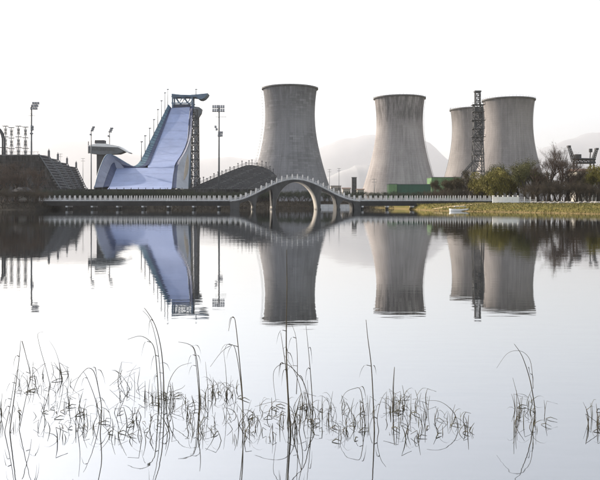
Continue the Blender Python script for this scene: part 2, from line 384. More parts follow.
def panels(A, B, n, name, m, th, gap=.04, cross=(0, 1), sub=3):
    # a lofted band cut into n panels along its length, each a part with a recessed joint
    out = []
    ca, cb = curve(A, n * sub), curve(B, n * sub)
    for i in range(n):
        rows = []
        for q in range(sub + 1):
            a, b = ca[i * sub + q], cb[i * sub + q]; rows.append([a.lerp(b, cross[0]), a.lerp(b, (cross[0] + cross[1]) / 2), a.lerp(b, cross[1])])
        for e, inn in ((0, 1), (sub, sub - 1)):
            for j in range(3):
                d = rows[inn][j] - rows[e][j]; rows[e][j] = rows[e][j] + d.normalized() * gap / 2
        mb = MB(); mb.sheet(rows, th); out.append(jpart(mb, name, m, smooth=False))
    return out
panels(Lc, Rc, 8, 'ramp_panel', 'ramp', -.35, .14)
# landing slope below the crease, wide
LL = [(117, 168.2, 331), (113.5, 177, 318), (109.5, 187, 306), (106, 191, 296), (103, 196, 284)]
LR = [(174.5, 168.2, 331), (173, 177, 318), (172, 187, 306), (170.5, 191, 296), (169, 196, 284)]
panels(LL, LR, 5, 'landing_panel', 'ramp', -.3, .16)
# under-structure so that the ramp is a solid body
Lb = [(x, y + 4.2, Y) for x, y, Y in Lc]; Rb = [(x, y + 4.2, Y) for x, y, Y in Rc]
mb = MB(); a, b = curve(Lc, 18), curve(Rc, 18)
rows = [[p + Vector((.2, .3, -.6)), p + Vector((.5, .8, -2.6)), q + Vector((-.5, .8, -2.6)), q + Vector((-.2, .3, -.6))] for p, q in zip(a, b)]
mb.sheet(rows); jpart(mb, 'underside', 'bsteel')
mb = MB(); a, b = curve(LL, 12), curve(LR, 12)
rows = [[p + Vector((.2, .4, -.5)), Vector((p.x, p.y + 2, 2)), Vector((q.x, q.y + 2, 2)), q + Vector((-.2, .4, -.5))] for p, q in zip(a, b)]
mb.sheet(rows); jpart(mb, 'landing_base', 'flank')
for Y, pxl, pxr, py in ((392, 170.5, 189, 116), (368, 162, 185.5, 139), (345, 153, 178, 160)):
    for px in (pxl, pxr):
        p = P(px, py, Y); s = MB(); s.tube([(p.x, Y + 3, 2), (p.x, Y + 2, lerp(2, p.z, .5)), (p.x, Y + 1.5, p.z - 1.5)], [.9, .8, .6], 8); jpart(s, 'support_column', 'bsteel', smooth=True)
# left wind wall: outer top line flares into a wave beside the landing
Lw = [(171, 108.0, 400), (159.2, 140.4, 365), (153.3, 154.2, 350), (148.3, 165.3, 335), (140, 168, 332), (126, 168.2, 331), (117, 168, 330.8), (113.2, 177, 318), (109.2, 187.2, 306)]
Ww = [(168.5, 105, 400), (151.5, 139, 365), (145.5, 152, 350), (139, 163.5, 337), (133, 167, 332), (125, 162.5, 330), (108.5, 154.5, 326), (100.5, 167, 316), (94.5, 188, 304)]
def wall_band(A, B, i0, i1, n, name, m, cross, th=.3): return panels(A[i0:i1 + 1], B[i0:i1 + 1], n, name, m, th, .08, cross)
wall_band(Lw, Ww, 0, 4, 10, 'wind_screen', 'teal', (.40, 1))
wall_band(Lw, Ww, 0, 4, 10, 'kerb_panel', 'navy', (0, .385), .35)
wall_band(Lw, Ww, 4, 8, 9, 'wave_panel', 'flare', (.42, 1))
wall_band(Lw, Ww, 4, 8, 9, 'kerb_panel', 'navy', (0, .405), .35)
mb = MB(); mb.tube(curve(Ww, 50), .35, 6); jpart(mb, 'top_rail', 'bsteel', smooth=True)
mb = MB(); c = curve(Ww[4:], 24); mb.sheet([[p + Vector((-.4, .5, -.4)), Vector((p.x - .6, p.y + 1.0, lerp(p.z, 2, .5))), Vector((p.x + .4, p.y + 1.2, 2))] for p in c]); jpart(mb, 'wave_back', 'flare', smooth=True)
mb = MB(); c = curve(Ww[:5], 20); d = curve(Lw[:5], 20); mb.sheet([[p + Vector((-.35, .2, 0)), q + Vector((-.9, .8, -1.8))] for p, q in zip(c, d)], .1); jpart(mb, 'wall_back', 'teal')
ca_, cb_ = curve(Lw[:5], 26), curve(Ww[:5], 26)
for p, q in list(zip(ca_, cb_))[1:]:
    mb = MB(); n_ = Vector((.12, -.25, .2)); mb.bar(p + n_, p.lerp(q, .97) + n_, .16); jpart(mb, 'wall_rib', 'navy')
mb = MB(); mb.bar(P(117.5, 168.1, 330.6), P(174, 168.1, 330.6), .34); jpart(mb, 'crease_bar', 'navy')  # dark bar drawing the crease line where the landing begins
# right wind wall and flank
Wr = [(192.8, 105, 400), (192, 122, 384), (190.6, 138, 366), (186.3, 150, 351), (180, 161, 336.5), (177.6, 170, 330), (176.8, 178, 318), (176.2, 188, 306)]
Rw = [(190.2, 107, 400), (188.8, 123.6, 384), (187.2, 140.6, 366), (182.7, 152.6, 351), (175.8, 163.6, 336), (174.5, 169.5, 330), (173.1, 177.6, 318), (172.2, 188, 306)]
panels(Rw, Wr, 14, 'kerb_panel', 'navy', .35, .08)
Fo = [(190.8, 139.5, 368), (190.6, 150, 358), (189.8, 162, 346), (189.2, 172, 338), (188.6, 180, 330), (188, 189, 320)]
panels(Wr[2:], Fo, 6, 'flank_panel', 'flank', .25, .06)
mb = MB(); q = [(188.3, 154), (189.2, 161), (189.0, 168), (187.8, 174), (185.6, 179), (184.2, 180.5), (184.4, 175), (185.3, 168), (186.6, 160)]
mb.prism([P(x, y, 338 - (y - 150) * .55) + Vector((0, -1.6, 0)) for x, y in q], (0, .6, 0)); jpart(mb, 'tan_panel', 'tan')
# access tower: square lattice with lift
def lattice(x0, x1, y0, y1, z0, z1, n, wd, top=None):
    mb = MB(); top = top or (x0, x1, y0, y1)
    def c(i, u):
        bx = [(x0, y0), (x1, y0), (x1, y1), (x0, y1)][i]; tx = [(top[0], top[2]), (top[1], top[2]), (top[1], top[3]), (top[0], top[3])][i]
        return Vector((lerp(bx[0], tx[0], u), lerp(bx[1], tx[1], u), lerp(z0, z1, u)))
    for i in range(4):
        mb.bar(c(i, 0), c(i, 1), wd * 1.5)
        for s in range(n):
            a, b = s / n, (s + 1) / n; j = (i + 1) % 4
            mb.bar(c(i, b), c(j, b), wd); mb.bar(c(i, a), c(j, b), wd * .8); mb.bar(c(j, a), c(i, b), wd * .8)
    return mb
ax0, ax1 = X_(192.6, 398), X_(198.0, 398)
jpart(lattice(ax0 - 1.2, ax1 + .3, 396, 401, 2.1, Z_(110, 398), 11, .30, (ax0, ax1, 396, 401)), 'lattice_tower', 'dsteel')
mb = MB(); mb.box(((ax0 + ax1) / 2, 399.5, lerp(2.1, Z_(110, 398), .5)), (1.7, 1.8, Z_(110, 398) - 2.1)); jpart(mb, 'lift_shaft', 'flank')
# start gantry
Y = 401
def bp_(px, py, dy=0): return P(px, py, Y) + Vector((0, dy, 0))
for px in (173, 192.5):
    for dy in (-1.2, 5):
        mb = MB(); a = bp_(px, 112, dy); mb.box((a.x, a.y, (a.z + Z_(95, Y)) / 2), (.8, .8, Z_(95, Y) - a.z)); jpart(mb, 'gantry_column', 'bsteel')
for dy in (-1.2, 5):
    for py, th in ((96.8, .8), (103.4, .6)):
        mb = MB(); a, b = bp_(171.8, py, dy), bp_(199 if py < 100 else 194, py, dy); mb.box((a + b) / 2, ((b - a).length, .7, th)); jpart(mb, 'gantry_beam', 'bsteel')
    mb = MB(); xs = [175, 179.2, 183.5, 187.7, 192]
    for i in range(4):
        a, b = (xs[i], 96.8), (xs[i + 1], 103.4)
        if i % 2: a, b = (xs[i], 103.4), (xs[i + 1], 96.8)
        mb.bar(bp_(*a, dy), bp_(*b, dy), .4)
    jpart(mb, 'gantry_brace', 'bsteel')
# roof with its curled end pointing away to the right
top = [(171.5, 93.6), (180, 94.6), (190, 94.8), (198, 94.2), (203, 93.6), (207.8, 93.2)]; bot = [(206.6, 95.4), (204.2, 98.0), (201.5, 99.2), (198.8, 99.0), (196, 97.0), (185, 95.9), (171.5, 95.4)]
mb = MB(); mb.prism([P(x, y, 399) for x, y in top + bot], (0, 8.5, 0)); jpart(mb, 'roof', 'bsteel')
mb = MB(); mb.box(P(181.5, 106.6, 402) + Vector((0, 1.5, 0)), (10.5, 4.5, 1.6)); jpart(mb, 'start_cabin', 'navy')
mb = MB(); a = P(181.5, 109.2, 402); mb.box(a + Vector((0, 2, 0)), (13, 6, .5)); jpart(mb, 'start_deck', 'steel')
mb = MB(); mb.prism([P(x, y, 396) for x, y in ((194.5, 106.5), (199, 107), (201.8, 109), (201, 113), (198.5, 117), (196, 117.5), (195, 113))], (0, 4, 0)); jpart(mb, 'lift_landing', 'steel')
mb = MB()
for px in range(174, 192, 2): mb.bar(P(px, 107.6, 399.5), P(px, 104.8, 399.5), .08)
mb.bar(P(173, 105, 399.5), P(192, 105, 399.5), .08); jpart(mb, 'deck_railing', 'steel')
for (px, pt, pb, YY) in ((141.4, 142, 161.5, 337), (145, 136, 153.5, 349), (149.6, 128.5, 145, 358), (153.8, 119.8, 136, 367), (157.7, 109.8, 128, 376), (161.3, 101, 121, 384), (164.8, 93, 114, 392), (167.6, 89.5, 107.5, 399), (196, 89.5, 94.5, 400)):
    mb = MB(); a, b = P(px, pb, YY), P(px, pt, YY); mb.tube([a, b], [.24, .16], 6); mb.box(b + Vector((.15, 0, .1)), (1.2, .5, .45)); jpart(mb, 'lamp_pole', 'steel')

# judges' cabin on its own tower, left of the wave
jt = thing('judges_tower', 'boxy judges cabin on a concrete pier left of the ski jump', 'tower', (X_(103, 352), 352, ground_z(-100, 352) - .05))
def part(root, mb, name, m, smooth=False): return shift(mb, root.location).build(name, M[m], root, smooth)
z0 = jt.location.z
mb = MB(); mb.box((X_(101, 352), 352, (z0 + Z_(154, 352)) / 2), (3.4, 3.4, Z_(154, 352) - z0)); part(jt, mb, 'pier', 'dwall')
mb = MB(); mb.prism([P(x, y, 349) for x, y in ((88.5, 145.6), (117, 146.5), (124, 151.5), (118, 153.8), (100, 154.6), (89, 153.2))], (0, 6, 0)); cb = part(jt, mb, 'cabin', 'steel')
for i in range(6):
    mb = MB(); mb.box(P(91.5 + i * 4.2, 149 + i * .16, 348.9), (1.7, .12, 1.2)); part(jt, mb, 'window', 'window')
mb = MB(); mb.prism([P(x, y, 348.4) for x, y in ((88, 145.4), (97, 143.4), (106, 143.6), (119, 146.0), (129.5, 152.5), (128, 153), (118, 147.4), (88, 146.2))], (0, 7.4, 0)); part(jt, mb, 'roof', 'white')
mb = MB(); mb.box(P(100.5, 142, 352), (4.8, 3.5, 1.6)); part(jt, mb, 'plant_room', 'dwall')
for px in (88.3, 88.6): 
    mb = MB(); mb.bar(P(px, 141.5, 350 if px > 88.4 else 354), P(px, 153.5, 350 if px > 88.4 else 354), .25); part(jt, mb, 'corner_post', 'steel')

# ------------------------------------------------------------------ floodlight masts
def mast(px, Y, ytop, label, banks, rad=.28, arm=None, ladder=True):
    X = X_(px, Y); gz = ground_z(X, Y); t = thing('floodlight_mast', label, 'floodlight', (X, Y, gz - .05), group='floodlight masts round the ski jump')
    H = Z_(ytop, Y) - gz; s = Y / F
    mb = MB(); mb.tube([(0, 0, 0), (0, 0, H * .5), (0, 0, H)], [rad, rad * .9, rad * .8], 8); mb.tube([(0, 0, 0), (0, 0, .5)], rad * 1.8, 8); mb.build('pole', M['steel'], t, True)
    for (dx, dy, cols, rows, pw, ph, tilt, turn) in banks:      # offsets in photo pixels from mast top, size of the lamp bank
        cx, cz = dx * s, H - dy * s; wdt, hgt = pw * s, ph * s
        br = MB()
        for r in range(rows):
            z = cz + hgt * (.5 - (r + .5) / rows); o = tilt * (z - cz)
            br.box((cx + o, 0, z - hgt / rows * .3), (wdt, .12, .12))
        br.bar((cx, .1, cz - hgt * .55), (cx + tilt * hgt * .5, .1, cz + hgt * .5), .14)
        fr = br.build('lamp_frame', M['dsteel'], t)
        for r in range(rows):
            for c_ in range(cols):
                z = cz + hgt * (.5 - (r + .5) / rows); x = cx + tilt * (z - cz) + wdt * ((c_ + .5) / cols - .5)
                lw, lh = wdt / cols * .86, hgt / rows * .84
                mb = MB(); mb.prism([(-lw * .35, .45, -lh * .3), (lw * .35, .45, -lh * .3), (lw * .35, .45, lh * .3), (-lw * .35, .45, lh * .3)], (0, 0.001, 0)) if False else mb.box((0, 0, 0), (lw, .5, lh))
                o = mb.build('lamp', M['lamp'], t); o.location = (x, -.35, z); o.rotation_euler = (R(-18), 0, turn)
                gl = MB(); gl.box((0, -.27, 0), (lw * .86, .03, lh * .84)); gl.build('lens', M['glass'], o)
    if arm:
        for (dy, half, off) in arm:
            mb = MB(); mb.box((off * s, 0, H - dy * s), (half * 2 * s, .5, .14)); mb.box((off * s, -.25, H - dy * s + .9), (half * 2 * s, .05, .06))
            for q in (-1, -.33, .33, 1): mb.bar((off * s + q * half * s * .98, -.25, H - dy * s), (off * s + q * half * s * .98, -.25, H - dy * s + .9), .06)
            mb.build('platform', M['steel'], t)
    if ladder:
        mb = MB()
        for q in (-.2, .2): mb.bar((q + .1, -rad - .25, 2.5), (q + .1, -rad - .15, H - .5), .05)
        for i in range(int((H - 3) / .5)): z = 2.6 + i * .5; mb.bar((-.1, -rad - .24, z), (.3, -rad - .24, z), .035)
        mb.build('ladder', M['steel'], t)
    return t
mast(219, 330, 108, 'tall floodlight mast with wide lamp bank standing before the dark right grandstand', [(-.5, .6, 6, 2, 12.5, 7.5, 0, .1), (-2.8, 20, 1, 2, 2.4, 5, -.45, .2), (1.4, 26, 3, 2, 5, 5.6, .1, -.1)], .44, [(9, 5.2, 2)])
mast(31.5, 296, 105, 'tall leftmost floodlight mast with tilted lamp bank beside the stepped grandstand', [(3.6, .8, 3, 3, 7.5, 8, .35, .45), (1, 23, 2, 2, 3.4, 5, 0, .3), (.3, 28.5, 2, 1, 3.6, 1.6, 0, .3)], .40, [(10.5, 3.4, 0)])
mast(91.2, 340, 130, 'slim floodlight mast standing left of the judges cabin', [(1.8, -1.2, 2, 3, 3, 5.2, .45, .5), (-.3, 4.5, 2, 1, 2.4, 1.6, 0, .5)], .30, None, False)
mast(109.5, 366, 131, 'short floodlight mast rising behind the judges cabin roof', [(1.6, -1, 2, 3, 3.4, 5.2, .45, .5), (-.6, 5, 2, 1, 2.6, 1.8, 0, .5)], .30, None, False)

# ------------------------------------------------------------------ grandstands
def left_stand(pxc, pyc, pxf, Y, back_m, depth, label):
    X1, X2 = X_(pxc, Y), X_(pxf, Y); gz = ground_z(X1, Y); zt = Z_(pyc, Y)
    t = thing('grandstand', label, 'grandstand', (X1, Y, gz - .05), group='stepped grandstand blocks on the left')
    n = 16; dx = (X2 - X1) / n; dz = (zt - gz - .6) / n; h = depth / 2
    for i in range(n):
        zc = zt - gz - dz * (i + 1); mb = MB(); mb.box((dx * (i + .5), 0, zc - .3), (dx + .25, depth, .5)); mb.build('tier', M['stand'], t)
    st = MB()
    for i in range(n):
        for k_ in range(int(depth / .62)):
            if random.random() < .08: continue
            y = -h + .35 + k_ * .62; x = dx * (i + .42); z = zt - gz - dz * (i + 1) - .05
            st.box((x, y, z + .24), (.36, .44, .06)); st.box((x - .2, y, z + .46), (.06, .44, .42))
    tag(st.build('seats', M['seat'], t), kind='stuff')
    edge = lambda x: (zt - gz - .5) if x <= 0 else lerp(zt - gz - .5, .5, x / (X2 - X1))
    xs_ = [-back_m + i * back_m / max(1, int(back_m / 2.4)) for i in range(max(1, int(back_m / 2.4)))] + [(X2 - X1) * i / 5 for i in range(6)]
    for a, b in zip(xs_, xs_[1:]):
        for lo, hi in ((0, .34), (.35, .67), (.68, 1)):
            mb = MB(); dy_ = random.uniform(-.06, .06); mb.prism([(a + .04, -h + dy_, edge(a) * lo), (b - .04, -h + dy_, edge(b) * lo), (b - .04, -h + dy_, edge(b) * hi), (a + .04, -h + dy_, edge(a) * hi)], (0, .12, 0)); mb.build('netting_panel', M['net'], t)
    mb = MB(); mb.prism([(-back_m, -h + .4, 0), (X2 - X1 - .3, -h + .4, 0), (X2 - X1 - .3, -h + .4, .3), (0, -h + .4, zt - gz - .8), (-back_m, -h + .4, zt - gz - .8)], (0, depth - .8, 0)); mb.build('under_frame', M['deckdark'], t)
    mb = MB(); mb.box((-back_m / 2, 0, zt - gz - .35), (back_m, depth, .4)); mb.build('top_platform', M['stand'], t)
    sf = MB()
    for q in range(int(back_m / 2.4) + 1):
        for y in (-h - .1, h): sf.bar((-back_m + q * 2.4, y, 0), (-back_m + q * 2.4, y, zt - gz - .5), .14)
    for zz in [2.0 * v for v in range(1, int((zt - gz) / 2))]:
        sf.bar((-back_m, -h - .1, zz), (max(-.2, (X2 - X1) * (1 - zz / (zt - gz)) - .4), -h - .1, zz), .12)
    for q in range(1, 7):
        x = (X2 - X1) * q / 7; sf.bar((x, -h - .1, 0), (x, -h - .1, (zt - gz) * (1 - q / 7) - .3), .14)
        sf.bar((x, -h - .12, 0), ((X2 - X1) * max(0, q - 2) / 7, -h - .12, (zt - gz) * (1 - q / 7)), .1)
    sf.build('scaffold', M['rusty'], t)
    # pale stair stringers running down the raked edges
    for y in (-h - .2, h + .1):
        mb = MB(); mb.bar((0, y, zt - gz + .1), (X2 - X1 + .3, y, .7), .30); mb.build('stringer', M['steel'], t)
    mb = MB()
    for k_ in range(int(back_m / 1.5) + 1): mb.bar((-back_m + k_ * 1.5, -h, zt - gz - .2), (-back_m + k_ * 1.5, -h, zt - gz + .95), .07)
    mb.bar((-back_m, -h, zt - gz + .95), (0, -h, zt - gz + .95), .07); mb.build('guard_rail', M['steel'], t)
    mb = MB(); mb.box((.2, h - .6, zt - gz + .9), (.7, .7, 2.6)); mb.tube([(.2, h - .6, zt - gz + 2.1), (.2, h - .6, zt - gz + 3.0)], [.3, .05], 4); mb.build('corner_post', M['stand'], t)
    return t
left_stand(44, 155, 72, 282, 15.5, 11, 'largest left grandstand block, nearest the lake and farthest left')
left_stand(53.5, 158.3, 78, 300, 9, 11, 'second dark stepped grandstand block from the left, behind the largest one')
left_stand(63, 162.3, 83, 318, 9, 11, 'third stepped grandstand block from the left edge')
left_stand(72.5, 166.3, 88, 336, 8, 11, 'lowest grandstand block of the left row, nearest the ski jump')

def right_stand():
    t = thing('grandstand', 'wide dark grandstand of curved rows between ski jump and nearest cooling tower', 'grandstand', (X_(235, 360), 360, ground_z(-33, 360) - .05)); o = t.location
    lt = [(165, 246), (168, 238), (171, 230), (178, 214), (184, 200), (190, 187)]; rt = [(165, 252), (166.5, 262), (170, 270), (176, 276.5), (183, 277), (190, 277)]
    n = 18; sts = MB(); posts = MB()
    for i in range(n):
        Y0 = 340 + i * 1.9; py = lerp(189, 165.8, (i + .5) / n); z = Z_(py, Y0)
        xl, xr = X_(pl(py, lt), Y0), X_(pl(py, rt), Y0); m_ = max(3, int((xr - xl) / 2.5))
        bow = lambda u: -2.0 * (1 - (2 * u - 1) ** 2) * 0 + 2.2 * (2 * u - 1) ** 2
        rows = []
        for u in range(m_ + 1):
            f = u / m_; x = lerp(xl, xr, f); y = Y0 - bow(f) * .8
            rows.append([(x, y, z), (x, y + 2.2, z)])
        mb = MB()
        for a, b in zip(rows, rows[1:]):
            pass
        mb.sheet(rows, .55); part(t, mb, 'tier', 'stand')
        cnt = int((xr - xl) / .7)
        for c_ in range(cnt):
            if random.random() < .05 or c_ % 13 in (0, 1): continue
            f = (c_ + .5) / cnt; x = lerp(xl, xr, f); y = Y0 - bow(f) * .8 + .9
            sts.box((x, y, z + .22), (.44, .42, .07)); sts.box((x, y + .22, z + .40), (.44, .07, .34))
    tag(part(t, sts, 'seats', 'seat'), kind='stuff')
    outline = [(187, 190), (194, 186.8), (200, 184), (207, 181), (214, 178), (222, 174.5), (230, 171), (238, 168), (246, 165.2), (252, 165), (262, 166.5), (270, 170), (276.5, 176)]
    def od(py): return 340 + (189 - py) / (189 - 165.8) * 18 * 1.9 + 2.3
    mb = MB(); up = [P(x, y, od(y)) for x, y in outline]
    mb.sheet([up, [Vector((p.x, p.y, o.z)) for p in up]], .12); part(t, mb, 'back_netting', 'net')
    pts = [P(lerp(a[0], b[0], u), lerp(a[1], b[1], u), od(lerp(a[1], b[1], u)) - .3) for a, b in zip(outline, outline[1:]) for u in (0, .5)]
    for p in pts:
        hp_ = random.uniform(1.4, 3.4); mb = MB(); mb.box(p + Vector((0, 0, hp_ / 2 - .3)), (.3, .3, hp_)); mb.box(p + Vector((0, 0, hp_ - .2)), (.7, .4, .4)); part(t, mb, 'guard_post', 'dsteel')
    mb = MB()
    for a, b in zip(pts, pts[1:]):
        for h in (.6, 1.2): mb.bar(a + Vector((0, 0, h)), b + Vector((0, 0, h)), .12)
    part(t, mb, 'guard_rail', 'dsteel')
    fr = MB()
    for i in range(26):
        px_ = lerp(192, 275, i / 25); x = X_(px_, 350); pb = min(y_ for y_ in (pl(px_, [(187, 190), (214, 178), (246, 166), (262, 168), (277, 178)]),)); zt_ = lerp(o.z, Z_(pb, 365), random.uniform(.35, .8)); fr.bar((x, 338.6, o.z), (x, 338.6, Z_(188.5, 339)), .2)
        yb_ = lerp(341, 372, (zt_ - o.z) / 18.0); fr.bar((x, yb_ - .5, zt_ - 2.5), (x, yb_ + .3, zt_ + random.uniform(1.2, 2.6)), .14)
    part(t, fr, 'front_frame', 'dsteel')
right_stand()

# scaffold gantries far left
def scaffold_tower(px, Y, ytop, label, wpx=3.2, n=7):
    X = X_(px, Y); gz = ground_z(X, Y); t = thing('scaffold_tower', label, 'scaffold', (X, Y, gz - .05), group='thin scaffold towers at the left edge')
    hw = wpx / 2 * Y / F; H = Z_(ytop, Y) - gz
    lattice(-hw * .5, hw * .5, -hw, hw, 0, H, n, .11).build('frame', M['steel'], t)
    for i in range(2, n + 1):
        mb = MB(); mb.box((0, 0, H * i / n), (hw * 3.7, hw * 2.4, .22)); mb.build('platform', M['steel'], t)
    for s in (-1, 1):
        mb = MB(); mb.bar((s * hw * .6, 0, H), (s * hw * .6, 0, H + 1.6), .08); mb.build('antenna', M['steel'], t)
for px, yt, lb in ((5.5, 126, 'thin scaffold tower nearest the left edge, behind the largest grandstand block'), (11.5, 127.5, 'second thin scaffold tower from the left edge'), (18.5, 126, 'third thin scaffold tower from the left edge'), (25.5, 127, 'rightmost of four thin scaffold towers, beside the leftmost floodlight mast')):
    scaffold_tower(px, 330, yt, lb)
sg = thing('steel_hoop', 'dark rounded steel hoop frame cut by the left edge', 'frame', (X_(-6, 310), 310, ground_z(-130, 310) - .05))
hp = []
for i in range(15): a = PI * i / 14; hp.append((4.2 * math.cos(a), 0, 26.6 + 6.6 * math.sin(a)))
for dy in (-1, 1):
    mb = MB(); mb.tube([(4.2, dy, 0)] + [(x, dy, z) for x, y, z in hp] + [(-4.2, dy, 0)], .38, 6); mb.build('hoop', M['dsteel'], sg, True)
mb = MB()
for z in (6, 12, 18, 24):
    mb.bar((4.2, -1, z), (4.2, 1, z), .3); mb.bar((-4.2, -1, z), (-4.2, 1, z), .3); mb.bar((-4.2, 1, z), (4.2, 1, z), .3)
mb.build('cross_bar', M['dsteel'], sg)

# ------------------------------------------------------------------ walkway, bridge, balustrades
BX = X_(295, 200); WY = 200.0; WW = 4.0; DZ = 2.3
def bridge_z(x):
    d = abs(x - BX); return DZ + (6.15 * .5 * (1 + math.cos(PI * d / 18.5)) if d < 18.5 else 0)
post_m = MB(); post_m.tube([(0, 0, 0), (0, 0, .7), (0, 0, 1.36)], [.25, .20, .16], 4); post_m.box((0, 0, 1.40), (.30, .30, .10), .785); post_m.tube([(0, 0, 1.44), (0, 0, 1.55), (0, 0, 1.72)], [.14, .13, .03], 6); post_mesh = post_m.mesh('post', M['stone'])
pan_m = MB(); pan_m.box((0, 0, .30), (1, .12, .46)); pan_m.box((0, 0, .90), (1, .10, .09)); pan_m.box((-.25, 0, .69), (.06, .08, .33)); pan_m.box((.25, 0, .69), (.06, .08, .33)); panel_mesh = pan_m.mesh('panel', M['stone'])
def balustrade(xa, xb, y, zf, label, step=1.45, parts=True):
    n = max(1, round((xb - xa) / step)); st = (xb - xa) / n
    t = thing('balustrade', label, 'balustrade', (xa, y, zf(xa)))
    for i in range(n + 1):
        x = xa + i * st; link('post', post_mesh, t, (i * st, 0, zf(x) - t.location.z))
        if i < n:
            z1, z2 = zf(x), zf(x + st); sl = math.atan2(z2 - z1, st); ln = math.hypot(st, z2 - z1) - .24
            link('panel', panel_mesh, t, (i * st + st / 2, 0, (z1 + z2) / 2 - t.location.z), (0, -sl, 0), (ln, 1, 1))
    return t
flat = lambda x: DZ
XL, XB0, XB1, XR = X_(42, WY), BX - 18.5, BX + 18.5, 55.0
for (xa, xb, lb) in ((XL, XB0 - .02, 'long low walkway on pale piers left of the arched bridge'), (XB1 + .02, XR, 'low walkway running right from the arched bridge to the grassy bank')):
    t = thing('walkway', lb, 'walkway', (xa, WY, 0))
    mb = MB(); mb.box(((xb - xa) / 2, 0, DZ - .25), (xb - xa, WW, .5)); mb.build('deck', M['deckdark'], t)
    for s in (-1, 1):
        mb = MB(); mb.box(((xb - xa) / 2, s * (WW / 2 + .14), DZ - .60), (xb - xa, .25, 1.36)); mb.build('shade_edge_beam', M['deckdark'], t)  # beam deepened and near-black, standing in for shade under the deck
    n = int((xb - xa) / 7.15)
    for i in range(n + 1):
        x = .6 + i * 7.15
        for s in (-1, 1):
            mb = MB(); mb.tube([(x, s * 1.3, -1.7), (x, s * 1.3, 1.0)], .28, 8); mb.build('pile', M['bridge'], t, True)
        mb = MB(); mb.box((x, 0, .82), (.6, WW + .5, .40)); cp = mb.build('pile_cap', M['stone'], t)
for y, side in ((WY - WW / 2 + .15, 'lake side'), (WY + WW / 2 - .15, 'land side')):
    balustrade(XL, XB0 - .2, y, flat, 'white stone balustrade on the %s of the left walkway' % side)
    balustrade(XB1 + .2, XR, y, flat, 'white stone balustrade on the %s of the right walkway' % side)
    balustrade(XB0 + .1, XB1 - .1, y, lambda x: bridge_z(x) - .02, 'white stone balustrade climbing the arched bridge on its %s' % side)
br = thing('arched_bridge', 'grey stone humpback bridge with one tall arch and small side arches', 'bridge', (BX, WY, -1.6))
def bot(d):
    d = abs(d)
    if d < 6.0: return 7.85 * math.sqrt(max(0, 1 - (d / 6.0) ** 2)) if d < 5.999 else -1.6
    if d < 6.75: return -1.6
    if d < 11.6: return min(1.2 + 4.6 * max(0, 1 - abs((d - 9.0) / 2.6) ** 2.6) ** .6 - .42 * (d - 9.0), bridge_z(BX + d) - .75) if 6.76 < d < 11.59 else -1.6
    if d < 12.2: return -1.6
    if d < 16.2: return min(.7 + 1.9 * max(0, 1 - abs((d - 14.2) / 2.0) ** 3) ** .6, bridge_z(BX + d) - .7)
    return -1.6
ds = sorted(set([round(-18.5 + .25 * i, 3) for i in range(149)] + [s * v for s in (-1, 1) for v in (5.9, 5.97, 5.999, 6.0, 6.749, 6.75, 6.85, 11.5, 11.599, 11.6, 12.199, 12.2, 12.3, 16.1, 16.199, 16.2)]))
mb = MB(); hw = WW / 2 + .1; SK = .22
rows = []
for d in ds:
    tz, bz = bridge_z(BX + d) - .35, bot(d); bz = min(bz, tz - .12)
    rows.append([(d + SK * hw, -hw, bz + 1.6), (d, -hw, tz + 1.6), (d, hw, tz + 1.6), (d - SK * hw, hw, bz + 1.6), (d + SK * hw, -hw, bz + 1.6)])
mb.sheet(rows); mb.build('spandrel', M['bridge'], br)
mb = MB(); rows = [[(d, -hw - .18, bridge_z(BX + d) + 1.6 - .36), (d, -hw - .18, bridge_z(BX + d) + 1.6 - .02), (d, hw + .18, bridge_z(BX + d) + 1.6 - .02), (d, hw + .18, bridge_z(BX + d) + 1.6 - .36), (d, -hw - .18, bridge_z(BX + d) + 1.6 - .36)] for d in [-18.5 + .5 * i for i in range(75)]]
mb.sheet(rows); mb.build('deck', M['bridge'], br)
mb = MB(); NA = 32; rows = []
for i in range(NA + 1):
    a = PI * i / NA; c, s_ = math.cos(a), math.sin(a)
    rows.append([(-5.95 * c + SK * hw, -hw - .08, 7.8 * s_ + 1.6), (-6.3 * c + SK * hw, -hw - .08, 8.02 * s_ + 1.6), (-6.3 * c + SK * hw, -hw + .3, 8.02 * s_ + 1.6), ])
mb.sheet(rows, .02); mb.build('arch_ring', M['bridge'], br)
mb = MB(); mb.sheet([[(-5.93 * math.cos(PI * i / NA) - SK * y, y, 7.78 * math.sin(PI * i / NA) + 1.6) for y in (-hw - .06, 0, hw + .02)] for i in range(NA + 1)], .03); mb.build('lit_arch_soffit', M['sunlit_stone'], br, True)
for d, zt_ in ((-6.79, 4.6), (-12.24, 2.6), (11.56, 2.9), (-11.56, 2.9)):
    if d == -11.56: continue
    mb = MB(); mb.sheet([[(d - SK * y, y, z_) for y in (-hw - .05, hw + .02)] for z_ in (0, zt_)], .06); mb.build('lit_pier_face', M['sunlit_stone'], br)  # pale plates on left-facing pier sides, painted as if sunlit
for d in (-6.4, 6.4, -11.9, 11.9):
    mb = MB(); q = .5 if abs(d) < 7 else .42; mb.prism([(d - q + SK * (hw + .2), -hw - .2, .2), (d + q + SK * (hw + .2), -hw - .2, .2), (d + q - SK * (hw + .2), hw + .2, .2), (d - q - SK * (hw + .2), hw + .2, .2)], (0, 0, 1.75)); mb.build('pier_foot', M['bridge'], br)
# low pale wall added for the bright strip under the bridge approach
qw = thing('bright_strip_wall', 'low pale wall added for the bright strip behind the bridge approach', 'wall', (X_(340, 244), 243.2, -.4))
for i in range(8):
    mb = MB(); mb.box((-7 + i * 2.0, 0, .75), (1.94, .5, 1.5)); mb.build('block', M['stone'], qw)
mb = MB(); mb.box((0, 0, 1.56), (16.2, .7, .12)); mb.build('coping', M['stone'], qw)

